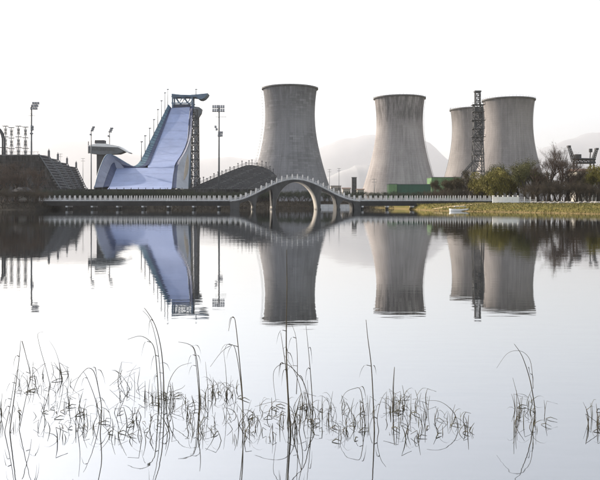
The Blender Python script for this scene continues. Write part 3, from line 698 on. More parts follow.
# white panelled fence on the right bank
FY = 186.0
wf = thing('white_fence', 'tall bright white panelled fence in front of the willows on the right bank', 'fence', (X_(493, FY), FY, ground_z(X_(505, FY), FY) - .05))
fw = X_(518, FY) - X_(493, FY)
for i in range(6):
    mb = MB(); mb.box((i * fw / 5, 0, 1.0), (.28, .28, 2.0)); mb.box((i * fw / 5, 0, 2.06), (.38, .38, .12)); mb.build('post', M['white'], wf)
    if i < 5:
        mb = MB(); mb.box(((i + .5) * fw / 5, 0, .9), (fw / 5 - .3, .10, 1.45)); mb.box(((i + .5) * fw / 5, 0, 1.68), (fw / 5 - .3, .16, .1)); mb.build('panel', M['white'], wf)
balustrade(X_(519, FY), X_(536, FY), FY, lambda x: ground_z(X_(527, FY), FY), 'short white balustrade right of the tall white fence')

# ------------------------------------------------------------------ lattice pylon, green sheds, background buildings
py_ = thing('lattice_pylon', 'dark steel lattice pylon with platforms in front of the right cooling towers', 'pylon', (X_(477.5, 430), 430, ground_z(109, 430) - .05)); o = py_.location
s = 430 / F; gz = o.z
def hz(py): return Z_(py, 430) - gz
lattice(-6.0 * s, 6.4 * s, -3.5, 3.5, 0, hz(141), 6, .32, (-3.9 * s, 4.6 * s, -2.4, 2.4)).build('lower_frame', M['dsteel'], py_)
lattice(-3.9 * s, 4.6 * s, -2.4, 2.4, hz(141), hz(105), 6, .30, (-3.6 * s, 4.4 * s, -2.2, 2.2)).build('middle_frame', M['dsteel'], py_)
lattice(-2.2 * s, 2.4 * s, -1.4, 1.4, hz(105), hz(92.5), 3, .26).build('top_frame', M['dsteel'], py_)
for py, hwid in ((105, 6.2), (112, 5.6), (120.5, 6.8), (129, 5.8), (137, 6.6), (141, 5.4), (155, 5.4)):
    mb = MB(); mb.box((.4 * s, 0, hz(py)), (hwid * 2 * s, 5.4, .3))
    for q in range(7): mb.bar((.4 * s + (q / 3 - 1) * hwid * s, -2.7, hz(py)), (.4 * s + (q / 3 - 1) * hwid * s, -2.7, hz(py) + 1.3), .12)
    mb.bar((.4 * s - hwid * s, -2.7, hz(py) + 1.3), (.4 * s + hwid * s, -2.7, hz(py) + 1.3), .12); mb.build('platform', M['dsteel'], py_)
mb = MB(); mb.box((0, 0, hz(91.6)), (6.5 * s, 3.2, .9)); mb.build('head_cap', M['dsteel'], py_)
for q, (dx, py, ww, hh) in enumerate(((-2.6, 125, 3.4, 5.5), (2.2, 116, 2.8, 4.5), (1.8, 133, 3.2, 4.6), (-1.5, 109, 2.6, 3.4))):
    mb = MB(); mb.box((dx * s, 0, hz(py)), (ww * s, 2.6, hh * s)); mb.build('machine_box', M['dsteel'], py_)
mb = MB(); a, b = Vector((-16.5 * s, -1, hz(176.5))), Vector((-2.5 * s, -1, hz(160))); mb.bar(a, b, .55); mb.bar(a + Vector((0, 0, 1.6)), b + Vector((0, 0, 1.6)), .3)
for i in range(9): mb.bar(a.lerp(b, i / 9), a.lerp(b, (i + .5) / 9) + Vector((0, 0, 1.6)), .2); mb.bar(a.lerp(b, (i + .5) / 9) + Vector((0, 0, 1.6)), a.lerp(b, (i + 1) / 9), .2)
mb.bar(a, (a.x, -1, 0), .5); mb.bar(a + Vector((.2, 1.6, 0)), (a.x - 1.5, .6, 0), .4); mb.build('conveyor_boom', M['dsteel'], py_)

def shed(px0, px1, pyt, Y, depth, m, label, ribs=True):
    x0, x1 = X_(px0, Y), X_(px1, Y); gz = ground_z((x0 + x1) / 2, Y); zt = Z_(pyt, Y) - gz
    t = thing('shed', label, 'shed', ((x0 + x1) / 2, Y, gz - .1)); wd = x1 - x0
    mb = MB(); mb.box((0, depth / 2 + .1, zt / 2), (wd, depth, zt)); mb.build('wall', M[m], t)
    n = max(3, int(wd / 2.2))
    for i in range(n):
        mb = MB(); mb.box((-wd / 2 + wd * (i + .5) / n, .02, zt / 2), (wd / n - .14, .10, zt - .5)); mb.build('cladding_panel', M[m], t)
    mb = MB(); mb.box((0, depth / 2, zt + .12), (wd + .5, depth + .5, .3)); mb.build('roof', M['steel'], t)
    return t
shed(389, 397, 184, 437, 10, 'pgreen', 'small pale green shed at the left end of the dark green one')
shed(397.2, 431, 184.3, 440, 16, 'green', 'long dark green shed in front of the taupe cooling tower')
shed(431.5, 462, 177.3, 455, 16, 'pgreen', 'taller pale green shed between two cooling towers, behind brown trees')

def building(px0, px1, pyt, Y, depth, m, label, fl=3, cols=4, roof='flat'):
    x0, x1 = X_(px0, Y), X_(px1, Y); gz = ground_z((x0 + x1) / 2, Y); H = Z_(pyt, Y) - gz; wd = x1 - x0
    t = thing('building', label, 'building', ((x0 + x1) / 2, Y, gz - .1))
    mb = MB(); mb.box((0, depth / 2, H / 2), (wd, depth, H)); mb.build('wall', M[m], t)
    for f in range(fl):
        for c_ in range(cols):
            mb = MB(); mb.box((-wd / 2 + wd * (c_ + .5) / cols, -.03, H * (f + .55) / fl), (wd / cols * .55, .12, H / fl * .5)); mb.build('window', M['window'], t)
    mb = MB()
    if roof == 'flat': mb.box((0, depth / 2, H + .2), (wd + .6, depth + .6, .4))
    else: mb.prism([(-wd / 2 - .6, -.6, H), (-wd / 2 - .6, depth + .6, H), (-wd / 2 - .6, depth / 2, H + wd * .16)], (wd + 1.2, 0, 0))
    mb.build('roof', M['brown' if roof != 'flat' else 'steel'], t)
    return t
building(352, 356.6, 177.5, 520, 4, 'dwall', 'slim dark tower block between the two nearest cooling towers', 5, 1)
building(331, 341, 186, 540, 12, 'cream', 'low cream building right of the nearest cooling tower', 2, 5)
building(343, 350.5, 188.5, 520, 10, 'cream', 'small cream building left of the slim dark block', 1, 4, 'gable')
building(357.5, 364, 189.5, 480, 8, 'cream', 'little cream hut right of the slim dark block', 1, 3, 'gable')
building(577, 597, 171, 262, 10, 'cream', 'cream building with brown roof half hidden behind bare trees at right', 2, 5, 'gable')
def thin_mast(px, Y, yt, label):
    X = X_(px, Y); gz = ground_z(X, Y); t = thing('utility_mast', label, 'mast', (X, Y, gz - .05)); H = Z_(yt, Y) - gz
    mb = MB(); mb.tube([(0, 0, 0), (0, 0, H)], [.22, .1], 6); mb.build('pole', M['steel'], t, True)
    for dz in (.3, 1.8):
        mb = MB(); mb.box((0, 0, H - dz), (2.4, .14, .16)); mb.build('cross_arm', M['steel'], t)
thin_mast(329.5, 460, 169, 'thin utility mast closest to the nearest cooling tower'); thin_mast(339, 470, 168, 'thin utility mast above the low cream building')
thin_mast(374.2, 350, 178.5, 'short utility mast in front of the taupe cooling tower'); thin_mast(60.5, 420, 153.5, 'stubby mast behind the stepped grandstands'); thin_mast(83, 420, 158, 'thin mast between the left grandstands and the judges cabin')

# raised-boom loading bridge at right
cr = thing('loading_crane', 'dark loading crane with two raised booms behind the bare trees', 'crane', (X_(583, 275), 275, ground_z(111, 275) - .05)); gz = cr.location.z; cs = 275 / F
def cp(px, py): return Vector(((px - 583) * cs, 0, Z_(py, 275) - gz))
for dy in (-1.5, 1.5):
    mb = MB(); mb.bar(cp(574, 159) + Vector((0, dy, 0)), cp(594, 159.5) + Vector((0, dy, 0)), .5); mb.bar(cp(574, 163) + Vector((0, dy, 0)), cp(594, 163) + Vector((0, dy, 0)), .4)
    for i in range(5): mb.bar(cp(574 + i * 4, 163) + Vector((0, dy, 0)), cp(576 + i * 4, 159.2) + Vector((0, dy, 0)), .22); mb.bar(cp(576 + i * 4, 159.2) + Vector((0, dy, 0)), cp(578 + i * 4, 163) + Vector((0, dy, 0)), .22)
    mb.build('girder', M['dsteel'], cr)
    for px in (575, 592):
        mb = MB(); p = cp(px, 161); mb.bar((p.x, dy * 1.3, 0), (p.x, dy, p.z), .5); mb.build('leg', M['dsteel'], cr)
for (a, b) in (((573.8, 162), (568.8, 146.5)), ((592, 163), (596.6, 149))):
    mb = MB(); pa, pb = cp(*a), cp(*b); sd_ = Vector((.55, 0, .15))
    for dy in (-.6, .6): mb.bar(pa + Vector((-.5, dy, 0)), pb + Vector((-.2, dy, 0)), .26); mb.bar(pa + Vector((.6, dy, 0)), pb + Vector((.3, dy, 0)), .26)
    for i in range(7): mb.bar(pa.lerp(pb, i / 7) + Vector((-.45, -.6, 0)), pa.lerp(pb, (i + 1) / 7) + Vector((.45, -.6, 0)), .16)
    mb.box(pb, (1.1, 1.6, .7)); mb.build('boom', M['dsteel'], cr)
mb = MB(); mb.box(cp(577.5, 156.6), (2.2, 2.2, 1.7)); mb.build('cab', M['dsteel'], cr)
mb = MB(); mb.bar(cp(590, 159), cp(590.6, 149.5), .3); mb.box(cp(590.6, 150.5), (1.1, .8, 1.4)); mb.build('lamp_pole', M['dsteel'], cr)

# pavilion at left
pv = thing('pavilion', 'small dark open pavilion among bare trees on the left bank', 'pavilion', (X_(23, 205), 205, ground_z(-81, 205) - .05))
for x in (-2.2, 2.2):
    for y in (-1.6, 1.6):
        mb = MB(); mb.box((x, y, 1.5), (.24, .24, 3.0)); mb.build('column', M['dwall'], pv)
mb = MB(); mb.add([(-3.2, -2.4, 3.0), (3.2, -2.4, 3.0), (3.2, 2.4, 3.0), (-3.2, 2.4, 3.0), (-1.2, 0, 4.4), (1.2, 0, 4.4)], [(0, 1, 5, 4), (1, 2, 5), (2, 3, 4, 5), (3, 0, 4), (0, 3, 2, 1)]); mb.build('roof', M['dwall'], pv)
mb = MB(); mb.box((0, 1.62, 1.1), (4.1, .12, 2.0)); mb.build('back_wall', M['cream'], pv)
mb = MB(); mb.box((0, -1.4, .45), (3.6, .4, .1)); mb.box((-1.6, -1.4, .22), (.15, .35, .42)); mb.box((1.6, -1.4, .22), (.15, .35, .42)); mb.build('bench', M['brown'], pv)

# ------------------------------------------------------------------ trees and shrubs
def grow(mbt, mbc, p, d, ln, rad, lev, maxl, rng, droop, tips, spread=.55, kids=(2, 4)):
    n = 3; pts = [p]; dd = d.copy()
    for i in range(n):
        dd = (dd + Vector((rng.uniform(-.16, .16), rng.uniform(-.16, .16), rng.uniform(-.08, .12) - droop * lev * .09))).normalized()
        pts.append(pts[-1] + dd * ln / n)
    r1 = rad * (.62 if lev < maxl else .3)
    (mbt if lev < 2 else mbc).tube(pts, [lerp(rad, r1, i / n) for i in range(n + 1)], 6 if lev == 0 else (4 if lev < 2 else 3), False)
    if lev >= maxl - 1: tips += pts[1:]
    if lev == maxl: return
    for q in range(rng.randint(*kids) + (1 if lev == 0 else 0)):
        u = rng.uniform(.45, 1) if q else 1.0
        i = min(n - 1, int(u * n)); st = pts[i].lerp(pts[i + 1], u * n - i)
        a = rng.uniform(0, 2 * PI); sd2 = Vector((math.cos(a), math.sin(a), 0)); nd = (dd * (1 - spread * .55) + sd2 * spread * rng.uniform(.7, 1.3) + Vector((0, 0, .15))).normalized()
        grow(mbt, mbc, st, nd, ln * rng.uniform(.58, .82), r1 * rng.uniform(.65, .95), lev + 1, maxl, rng, droop, tips, spread, kids)
def leafq(mb, p, sz, rng, hang=False):
    a = rng.uniform(0, 2 * PI); u = Vector((math.cos(a), math.sin(a), rng.uniform(-.4, .4))) * sz
    v = Vector((rng.uniform(-.4, .4), rng.uniform(-.4, .4), -1.0)) * sz * (2.6 if hang else .8)
    mb.add([p, p + u * .5 + v * .5, p + v, p - u * .5 + v * .5], [(0, 1, 2, 3)])
def proto(name, seed, H, kind, bark, crown):
    rng = random.Random(seed); t = bpy.data.objects.new(name, None); tr, cr_ = MB(), MB(); tips = []
    th = H * (.26 if kind != 'shrub' else .05)
    maxl = {'bare': 5, 'willow': 4, 'leafy': 4, 'shrub': 4, 'poplar': 4}[kind]
    if kind == 'shrub':
        for i in range(7):
            a = rng.uniform(0, 2 * PI); grow(tr, cr_, Vector((.3 * math.cos(a), .3 * math.sin(a), 0)), Vector((.4 * math.cos(a), .4 * math.sin(a), 1)).normalized(), H * .42, H * .016, 1, 4, rng, .2, tips, .6, (2, 4))
    else:
        grow(tr, cr_, Vector((0, 0, 0)), Vector((rng.uniform(-.06, .06), 0, 1)), th, H * .024, 0, maxl, rng, .9 if kind == 'willow' else .0, tips, .5 if kind != 'willow' else .62, (3, 4) if kind == 'bare' else (2, 4))
    top = max(p.z for p in tips); k = H / top
    for m_ in (tr, cr_): m_.v = [(a * k, b * k, c * k) for a, b, c in m_.v]
    tips = [p * k for p in tips]
    if kind in ('willow', 'leafy', 'shrub'):
        lf = {'willow': 6500, 'leafy': 6500, 'shrub': 5200}[kind]
        for i in range(lf):
            p = rng.choice(tips); j = H * .035
            p = p + Vector((rng.gauss(0, j), rng.gauss(0, j), rng.gauss(0, j) - (rng.random() ** 2 * H * .22 if kind == 'willow' else 0)))
            if p.z > .1: leafq(cr_, p, H * rng.uniform(.010, .024), rng, kind == 'willow')
    elif kind == 'bare':
        for i in range(3600):           # fine twigs
            p = rng.choice(tips); d = Vector((rng.gauss(0, 1), rng.gauss(0, 1), rng.gauss(.5, .8))).normalized() * H * rng.uniform(.02, .06); w_ = d.cross(Vector((rng.random(), rng.random(), rng.random()))).normalized() * H * .0011
            cr_.add([p - w_, p + w_, p + d], [(0, 1, 2)])
    return tr.mesh('trunk', M[bark], True), cr_.mesh('crown', M[crown])
K = {}
def get(kind, v):
    key = (kind, v)
    if key not in K:
        bark, crown, gk = {'bare': ('bark', 'twig', 'bare'), 'grey': ('bark2', 'twig2', 'bare'), 'willow': ('bark', 'willow', 'willow'), 'olive': ('bark', 'olive', 'leafy'), 'ever': ('bark', 'ever', 'leafy'), 'brownleaf': ('bark', 'brownleaf', 'leafy'), 'shrub': ('bark2', 'shrub', 'shrub'), 'green_shrub': ('bark', 'ever', 'shrub')}[kind]
        K[key] = proto(kind, 100 + v * 13 + len(kind), 10.0, gk, bark, crown)
    return K[key]
def tree(name, px, pyt, Y, kind, v, label, group, cat='tree', wide=1.0, rz=None):
    X = X_(px, Y); gz = ground_z(X, Y); H = Z_(pyt, Y) - gz; tm, cm = get(kind, v)
    t = thing(name, label, cat, (X, Y, gz - .08), random.uniform(0, 6.28) if rz is None else rz, group)
    t.scale = (H / 10 * wide, H / 10 * wide, H / 10)
    link('trunk' if cat == 'tree' else 'stems', tm, t); link('crown' if cat == 'tree' else 'foliage', cm, t)
    return t
RB = 'trees on the right bank'
for a in ((436, 179, 222, 'brownleaf', 0, 'small brown-green tree at the left end of the right bank trees', .9), (446, 178, 216, 'brownleaf', 1, 'brownish tree second in the right bank row', 1.1), (456, 176, 224, 'brownleaf', 2, 'brown bushy tree below the conveyor boom', 1.0),
          (466, 171, 218, 'brownleaf', 3, 'brown leafy tree left of the lattice pylon foot', 1.1), (476, 177, 214, 'bare', 1, 'dark bare tree right at the lattice pylon foot', 1.2), (484.5, 169, 220, 'olive', 1, 'olive tree just left of the tall white fence', 1.1),
          (493, 169, 206, 'willow', 0, 'yellow-green willow above the left end of the white fence', 1.0), (503, 171, 202, 'willow', 1, 'yellow-green willow behind the middle of the white fence', .95), (512, 167, 206, 'willow', 2, 'yellow-green willow above the right end of the white fence', .9),
          (525, 158, 197, 'olive', 2, 'big dark olive tree with thick trunk right of the willows', 1.0), (538, 163, 203, 'bare', 0, 'dark bare tree beside the big dark olive tree', 1.0), (549, 141, 199, 'bare', 2, 'tallest bare black tree on the right bank', .95),
          (559, 146, 204, 'bare', 3, 'bare tree with forked top left of the loading crane', .85), (569, 160, 196, 'bare', 0, 'low bare tree below the left crane boom', 1.1), (581, 165, 196, 'bare', 1, 'bare tree in front of the brown-roofed building', 1.1), (590, 168, 202, 'grey', 1, 'greyish tree next to the willow at the right edge', 1.0),
          (533, 172, 214, 'brownleaf', 1, 'brown leafy tree behind the big dark olive tree', 1.1), (545, 174, 216, 'brownleaf', 2, 'brown leafy tree behind the tallest bare tree', 1.2), (556, 172, 218, 'brownleaf', 3, 'brown leafy tree behind the forked bare tree', 1.2), (566, 174, 214, 'brownleaf', 0, 'brown leafy tree behind the thicket left of the crane', 1.2), (577, 172, 217, 'brownleaf', 1, 'brown leafy tree just below the crane girder', 1.2), (587, 175, 213, 'brownleaf', 2, 'brown leafy tree between crane and right edge willow', 1.1),
          (441, 181, 229, 'brownleaf', 3, 'small brown tree against the pale green shed', 1.2), (451, 180, 231, 'brownleaf', 0, 'small brown tree at the right half of the pale green shed', 1.2), (461, 178, 230, 'brownleaf', 1, 'brown tree at the right end of the pale green shed', 1.2), (472, 179, 228, 'brownleaf', 2, 'brown tree left behind the lattice pylon foot trees', 1.2), (480, 178, 228, 'brownleaf', 0, 'brown tree behind the olive tree left of the white fence', 1.2), (498, 170, 222, 'olive', 0, 'olive tree behind the willows at the white fence', 1.3),
          (487.5, 172, 209, 'willow', 2, 'small yellow-green willow just left of the white fence', .9), (508, 164, 214, 'olive', 1, 'olive tree behind the right willows at the white fence', 1.1), (518.5, 166, 208, 'brownleaf', 3, 'brown tree between the willows and the big dark olive tree', 1.1), (532, 164, 210, 'olive', 0, 'olive tree just right of the big dark olive tree', 1.0),
          (598.5, 165, 190, 'willow', 1, 'yellow-green willow cut by the right edge', 1.0)):
    tree({'willow': 'willow_tree', 'olive': 'leafy_tree', 'brownleaf': 'leafy_tree'}.get(a[3], 'bare_tree'), *a[:6], RB, 'tree', a[6])
for i, (px, pyt, Y) in enumerate(((534, 181, 193), (540, 177, 195), (546, 180, 191), (552, 178, 194), (558, 181, 191), (564, 177, 194), (570, 180, 191), (576, 178, 193), (582, 181, 190), (587, 179, 193), (593, 183, 189), (530, 184, 196))):
    tree('shrub', px, pyt, Y, 'shrub', i % 4, 'twiggy grey-brown shrub in the thicket on the right bank', 'thicket shrubs right', 'shrub', .9)
for i, px in enumerate((434, 440, 445, 451, 457, 462, 468, 473, 479, 485, 489)):
    tree('shrub', px, 186 + (i * 7 % 5), 211 + (i * 5 % 7), 'shrub', (i + 1) % 4, 'low brown shrub behind the right walkway balustrade', 'shrubs behind the right walkway', 'shrub', 1.1)
LB = 'bare trees on the left bank'
for a in ((-3, 160, 206, 'bare', 1, 'bare tree cut by the left edge', 1.1), (7, 165, 203, 'bare', 2, 'bare tree left of the small dark pavilion', 1.15), (15, 161, 212, 'bare', 0, 'tall bare tree behind the small dark pavilion', 1.0), (27, 167, 208, 'bare', 3, 'bare tree right behind the small dark pavilion', 1.1), (36.5, 166, 202, 'bare', 1, 'bare tree right of the pavilion at the walkway end', 1.1)):
    tree('bare_tree', *a[:6], LB, 'tree', a[6])
for i, (px, pyt) in enumerate(((2, 186), (9, 188), (17, 189), (29, 186), (35, 189), (41, 187))):
    tree('shrub', px, pyt, 197 + (i * 3 % 5), 'shrub', i % 4, 'low brown shrub on the left bank', 'shrubs on the left bank', 'shrub', 1.2)
# clipped evergreen screen behind the walkways, seen as one dark band
i = 0; px = 46.0
while px < 440:
    Y = 256 + (i * 37 % 11)
    pyt = pl(px, [(46, 188), (180, 188), (200, 190), (260, 190), (300, 189), (340, 190), (440, 190.5)]) + (i * 29 % 5) * .35
    tree('evergreen_shrub', px, pyt, Y, 'green_shrub', i % 4, 'dark evergreen shrub in the screen ' + ('below the left grandstands' if px < 95 else 'below the ski jump' if px < 190 else 'below the right grandstand' if px < 268 else 'seen through and beside the bridge arch' if px < 345 else 'below the taupe cooling tower and green sheds'), 'evergreen screen behind the walkways', 'shrub', 1.15)
    px += 5.2 + (i * 17 % 5) * .3; i += 1

sf_ = thing('screen_fence', 'long dark site fence behind the evergreen shrubs left of the bridge', 'fence', (X_(44, 268), 268, ground_z(-90, 268) - .05))
fx0, fx1 = X_(44, 268), X_(262, 268); nf = 30; fst = (fx1 - fx0) / nf; fh = Z_(189, 268) - sf_.location.z
fpm = MB().box((0, 0, fh / 2), (fst - .12, .1, fh - .1)).mesh('panel', M['net']); fpo = MB().box((0, 0, fh / 2 + .25), (.2, .25, fh + .5)).mesh('post', M['dsteel'])
for i in range(nf):
    link('panel', fpm, sf_, ((i + .5) * fst, .1, 0)); link('post', fpo, sf_, (i * fst, 0, 0))
# ------------------------------------------------------------------ right bank: stones, path, grass, boat
rk = []
for v in range(4):
    rng = random.Random(v); bm = bmesh.new(); bmesh.ops.create_icosphere(bm, subdivisions=2, radius=.5)
    for vt in bm.verts: vt.co *= 1 + .35 * noise.noise(vt.co * 2.2 + Vector((v * 5, 0, 0))); vt.co.z *= .7
    me = bpy.data.meshes.new('boulder'); bm.to_mesh(me); bm.free(); me.materials.append(M['rock']); rk.append(me)
for i in range(46):
    px = lerp(533, 606, i / 45) + random.uniform(-.6, .6); Y = 181 - (px - 533) * .14 + random.uniform(-1.2, 1.2); X = X_(px, Y); sz = random.uniform(.6, 1.25)
    o = link('boulder', rk[i % 4], None, (X, Y, ground_z(X, Y) + .12 * sz), (0, 0, random.uniform(0, 6)), (sz * 1.3, sz, sz))
    tag(o, 'pale boulder in the row edging the top of the right grass bank', 'boulder', 'boulders along the right bank')
pts = [(33.5, 174.5), (38, 176), (43, 179), (48, 182.5), (53, 185)]
mb = MB(); mb.sheet([[(x + .5 * dx, y - 1.1 * dx, ground_z(x, y - 1.1 * dx) + .05) for dx in (-1, 0, 1)] for x, y in pts]); tag(mb.build('footpath', M['path'], None), kind='structure')
gr = MB(); rng = random.Random(3)
for i in range(16000):
    x = rng.uniform(31, 96); y = bank_y(x) + rng.random() ** 1.2 * 62 + .6
    if y > 200: continue
    z = ground_z(x, y); h = rng.uniform(.12, .42); a = rng.uniform(0, 2 * PI); wv = Vector((math.cos(a), math.sin(a), 0)) * rng.uniform(.05, .13); tip = Vector((rng.gauss(0, .12), rng.gauss(0, .12), h))
    b0 = Vector((x, y, z - .03)); gr.add([b0 - wv, b0 + wv, b0 + tip], [(0, 1, 2)])
M['grass'] = mat('grass_blades', (.07, .075, .015), .9, .3, .3, col2=(.19, .155, .045))
tag(gr.build('bank_grass', M['grass']), 'yellow-green grass covering the right bank', 'grass', kind='stuff')
M['scrub'] = mat('dead_scrub', (.022, .018, .013), .95, .4, .4, col2=(.07, .056, .038))
gr = MB()
for i in range(15000):
    x = rng.uniform(-112, 30); y = bank_y(x) + rng.random() ** 1.4 * 16 + .15
    z = ground_z(x, y); h = rng.uniform(.15, .75); a = rng.uniform(0, 2 * PI); wv = Vector((math.cos(a), math.sin(a), 0)) * rng.uniform(.03, .10); tip = Vector((rng.gauss(0, .2), rng.gauss(0, .2), h))
    b0 = Vector((x, y, z - .03)); gr.add([b0 - wv, b0 + wv, b0 + tip], [(0, 1, 2)])
tag(gr.build('bank_scrub', M['scrub']), 'dead brown scrub covering the bank behind walkway and bridge', 'scrub', kind='stuff')
bt = thing('boat', 'small flat white boat moored at the right bank', 'boat', (X_(459, 164), 164, -.12), .05)
n = 15; Lh = 2.3; rows = []
for i in range(n):
    u = i / (n - 1) * 2 - 1; hwid = .75 * (1 - abs(u) ** 3.5) + .04; sh = .12 * u * u
    rows.append([(u * Lh, -hwid, .62 + sh), (u * Lh * .96, -hwid * .8, .12), (u * Lh * .95, 0, 0), (u * Lh * .96, hwid * .8, .12), (u * Lh, hwid, .62 + sh)])
mb = MB(); mb.sheet(rows, .05); mb.build('hull', M['boat'], bt, True)
for u in (-1.1, 0, 1.1):
    mb = MB(); mb.box((u, 0, .5), (.3, 1.3, .05)); mb.build('thwart', M['brown'], bt)
mb = MB(); mb.box((.2, 0, 1.25), (2.6, 1.3, .08)); mb.build('canopy', M['boat'], bt)
for x in (-1, 1.4):
    for y in (-.55, .55):
        mb = MB(); mb.bar((x, y, .4), (x, y, 1.25), .05); mb.build('canopy_post', M['steel'], bt)

# ------------------------------------------------------------------ reeds in the near water
def rbase(py): return EYE * F / (py - HOR)
class Clump:
    def __init__(s, px, py, label, seed):
        s.Y = rbase(py); s.rng = random.Random(seed); s.t = thing('reed_clump', label, 'reeds', (X_(px, s.Y), s.Y, -.05), group='dead reeds in the near water')
    def stem(s, pts, r=.0055, m='reed', base=None, tip=.35, leafy=False, sharp=False):
        r *= 1.1
        Y = rbase(base) if base else s.Y; n = len(pts); dy = s.rng.uniform(-.12, .12); out = []
        fine = []
        for i in range(n - 1):
            p0, p1, p2, p3 = pts[max(i - 1, 0)], pts[i], pts[i + 1], pts[min(i + 2, n - 1)]
            for q in range(4 if n > 2 else 2):
                u = q / (4 if n > 2 else 2); f = lambda k_: .5 * (2 * p1[k_] + (p2[k_] - p0[k_]) * u + (2 * p0[k_] - 5 * p1[k_] + 4 * p2[k_] - p3[k_]) * u * u + (3 * p1[k_] - p0[k_] - 3 * p2[k_] + p3[k_]) * u ** 3)
                fine.append((f(0), f(1)))
        fine.append(pts[-1])
        if sharp: fine = list(pts)
        for i, (a, b) in enumerate(fine): out.append(P(a, b, Y + dy * i / len(fine)))
        if abs(out[0].z) < .14: out[0].z = -.06
        mb = MB(); N_ = len(out); mb.tube(out, [r * lerp(1, tip, i / (N_ - 1)) for i in range(N_)], 5)
        if N_ > 12 and r > .0042:      # dead blades hanging from tall stalks
            for q in range(2):
                i = int(N_ * s.rng.uniform(.15, .7)); p = out[i]; sx = s.rng.choice((-1, 1)) * s.rng.uniform(.04, .13); ln = s.rng.uniform(.15, .32)
                bl = [p + Vector((sx * u ** .6, s.rng.uniform(-.01, .01), ln * (.5 * u - 1.1 * u * u))) for u in (0, .2, .4, .6, .8, 1)]
                for u, (a, b) in enumerate(zip(bl, bl[1:])):
                    w0, w1 = .006 * (1 - u / 5.3), .006 * (1 - (u + 1) / 5.3); v0, v1 = Vector((w0, 0, w0 * .4)), Vector((w1, 0, w1 * .4)); mb.add([a - v0, a + v0, b + v1, b - v1], [(0, 1, 2, 3)])
        if leafy and N_ > 3:
            i = int(N_ * s.rng.uniform(.25, .6)); p = out[i]; sx = s.rng.choice((-1, 1)) * s.rng.uniform(.05, .16); ln = s.rng.uniform(.12, .30)
            bl = [p + Vector((sx * u, s.rng.uniform(-.01, .01), ln * (u - .75 * u * u))) for u in (0, .25, .5, .75, 1)]
            for u, (a, b) in enumerate(zip(bl, bl[1:])):
                w0, w1 = .0032 * (1 - u / 4.2), .0032 * (1 - (u + 1) / 4.2); v0, v1 = Vector((0, w0, w0)), Vector((0, w1, w1)); mb.add([a - v0, a + v0, b + v1, b - v1], [(0, 1, 2, 3)])
        return shift(mb, s.t.location).build('stem', M[m], s.t, True)
    def scatter(s, x0, x1, y0, y1, n, h=(6, 26), lean=.45, brk=.5):
        sc_ = max(.45, min(1, 22 / h[1])) * .78
        for i in range(int(n * 1.55)):
            x = s.rng.uniform(x0, x1); y = s.rng.uniform(y0, y1); hh = s.rng.uniform(*h) * sc_ * s.rng.uniform(.55, 1.25); l = s.rng.gauss(0, lean * .6) * hh
            top = (x + l, y - hh); r = s.rng.uniform(.0022, .0050); m_ = 'reed' if s.rng.random() < .6 else 'reedg'; q = s.rng.random()
            if q < brk * .5:        # snapped stalk, its head hanging back to the water
                sgn = 1 if s.rng.random() < .5 else -1; ln = hh * s.rng.uniform(.5, 1.1)
                s.stem([(x, y), (x + l * .5 + s.rng.uniform(-.5, .5), y - hh * .5), top, (top[0] + sgn * ln * .8, min(y, top[1] + ln * s.rng.uniform(.05, .7)))], r, m_, base=y, tip=.5, sharp=True)
            elif q < brk * .5 + .12:  # bit lying on the water
                ln = s.rng.uniform(3, 11); a_ = s.rng.uniform(-.25, .25); Yb = rbase(y); p0 = P(x, y, Yb); p0.z = .004
                mb = MB(); p1 = p0 + Vector((ln / F * Yb, a_ * .6, .012)); p2 = p0.lerp(p1, .5) + Vector((0, .03, .012)); mb.tube([p0, p2, p1], [r, r * 1.2, r * .6], 4); shift(mb, s.t.location).build('floating_stalk', M[m_], s.t, True)
            else: s.stem([(x, y), (x + l * .4, y - hh * .5), top], r, m_, base=y, leafy=s.rng.random() < .35)
A = lambda pts: [(x / 3, 310 + y / 3) for x, y in pts]
B = lambda pts: [(190 + x / 2.857, 310 + y / 2.857) for x, y in pts]
D = lambda pts: [(380 + x / 2.727, 330 + y / 2.727) for x, y in pts]
c = Clump(22, 410, 'reed clump nearest the left edge with a pointed pair of stems', 1)
c.stem(A([(28, 372), (44, 250), (58, 140), (62, 92)]), .0055, base=432); c.stem(A([(66, 93), (76, 130), (90, 190), (94, 230)]), .0045); c.stem(A([(55, 372), (70, 300), (88, 220), (100, 190), (135, 160)]), .004, base=430)
c.stem(A([(12, 372), (30, 290), (45, 205), (52, 180)]), .004, base=432); c.scatter(0, 24, 408, 434, 11, (8, 34), .3, .3); c.scatter(14, 32, 378, 400, 9, (6, 18))
c = Clump(48, 386, 'reed clump with two thin stems curling over right of the leftmost clump', 2)
c.stem(A([(150, 225), (138, 175), (122, 120), (113, 78), (118, 68), (130, 66)]), .0038); c.stem(A([(190, 225), (178, 160), (165, 120), (148, 92)]), .0032); c.scatter(28, 70, 372, 392, 20, (5, 20), .7, .6); c.scatter(40, 72, 395, 412, 12, (5, 18), .8, .6)
c = Clump(95, 425, 'reeds bent into a rounded hoop between the left clumps', 3)
c.stem(A([(218, 250), (232, 210), (252, 183), (268, 174), (284, 190), (297, 245), (305, 300), (300, 375)][::-1]), .0048, base=434); c.stem(A([(300, 330), (285, 265), (262, 205), (250, 185)]), .0042, base=420)
c.scatter(70, 118, 408, 436, 18, (8, 30), .5, .5); c.stem(A([(232, 372), (240, 310), (236, 250)]), .004, base=432)
c = Clump(125, 394, 'small broken reed tangle left of the tallest left clump', 4)
c.scatter(114, 137, 374, 398, 9, (8, 22), .8, .7); c.stem(A([(405, 240), (402, 185)]), .0035, base=390); c.stem(A([(342, 222), (408, 186)]), .003, base=386)
c = Clump(161, 403, 'tall greenish reed clump with a drooping tip, left of centre', 5)
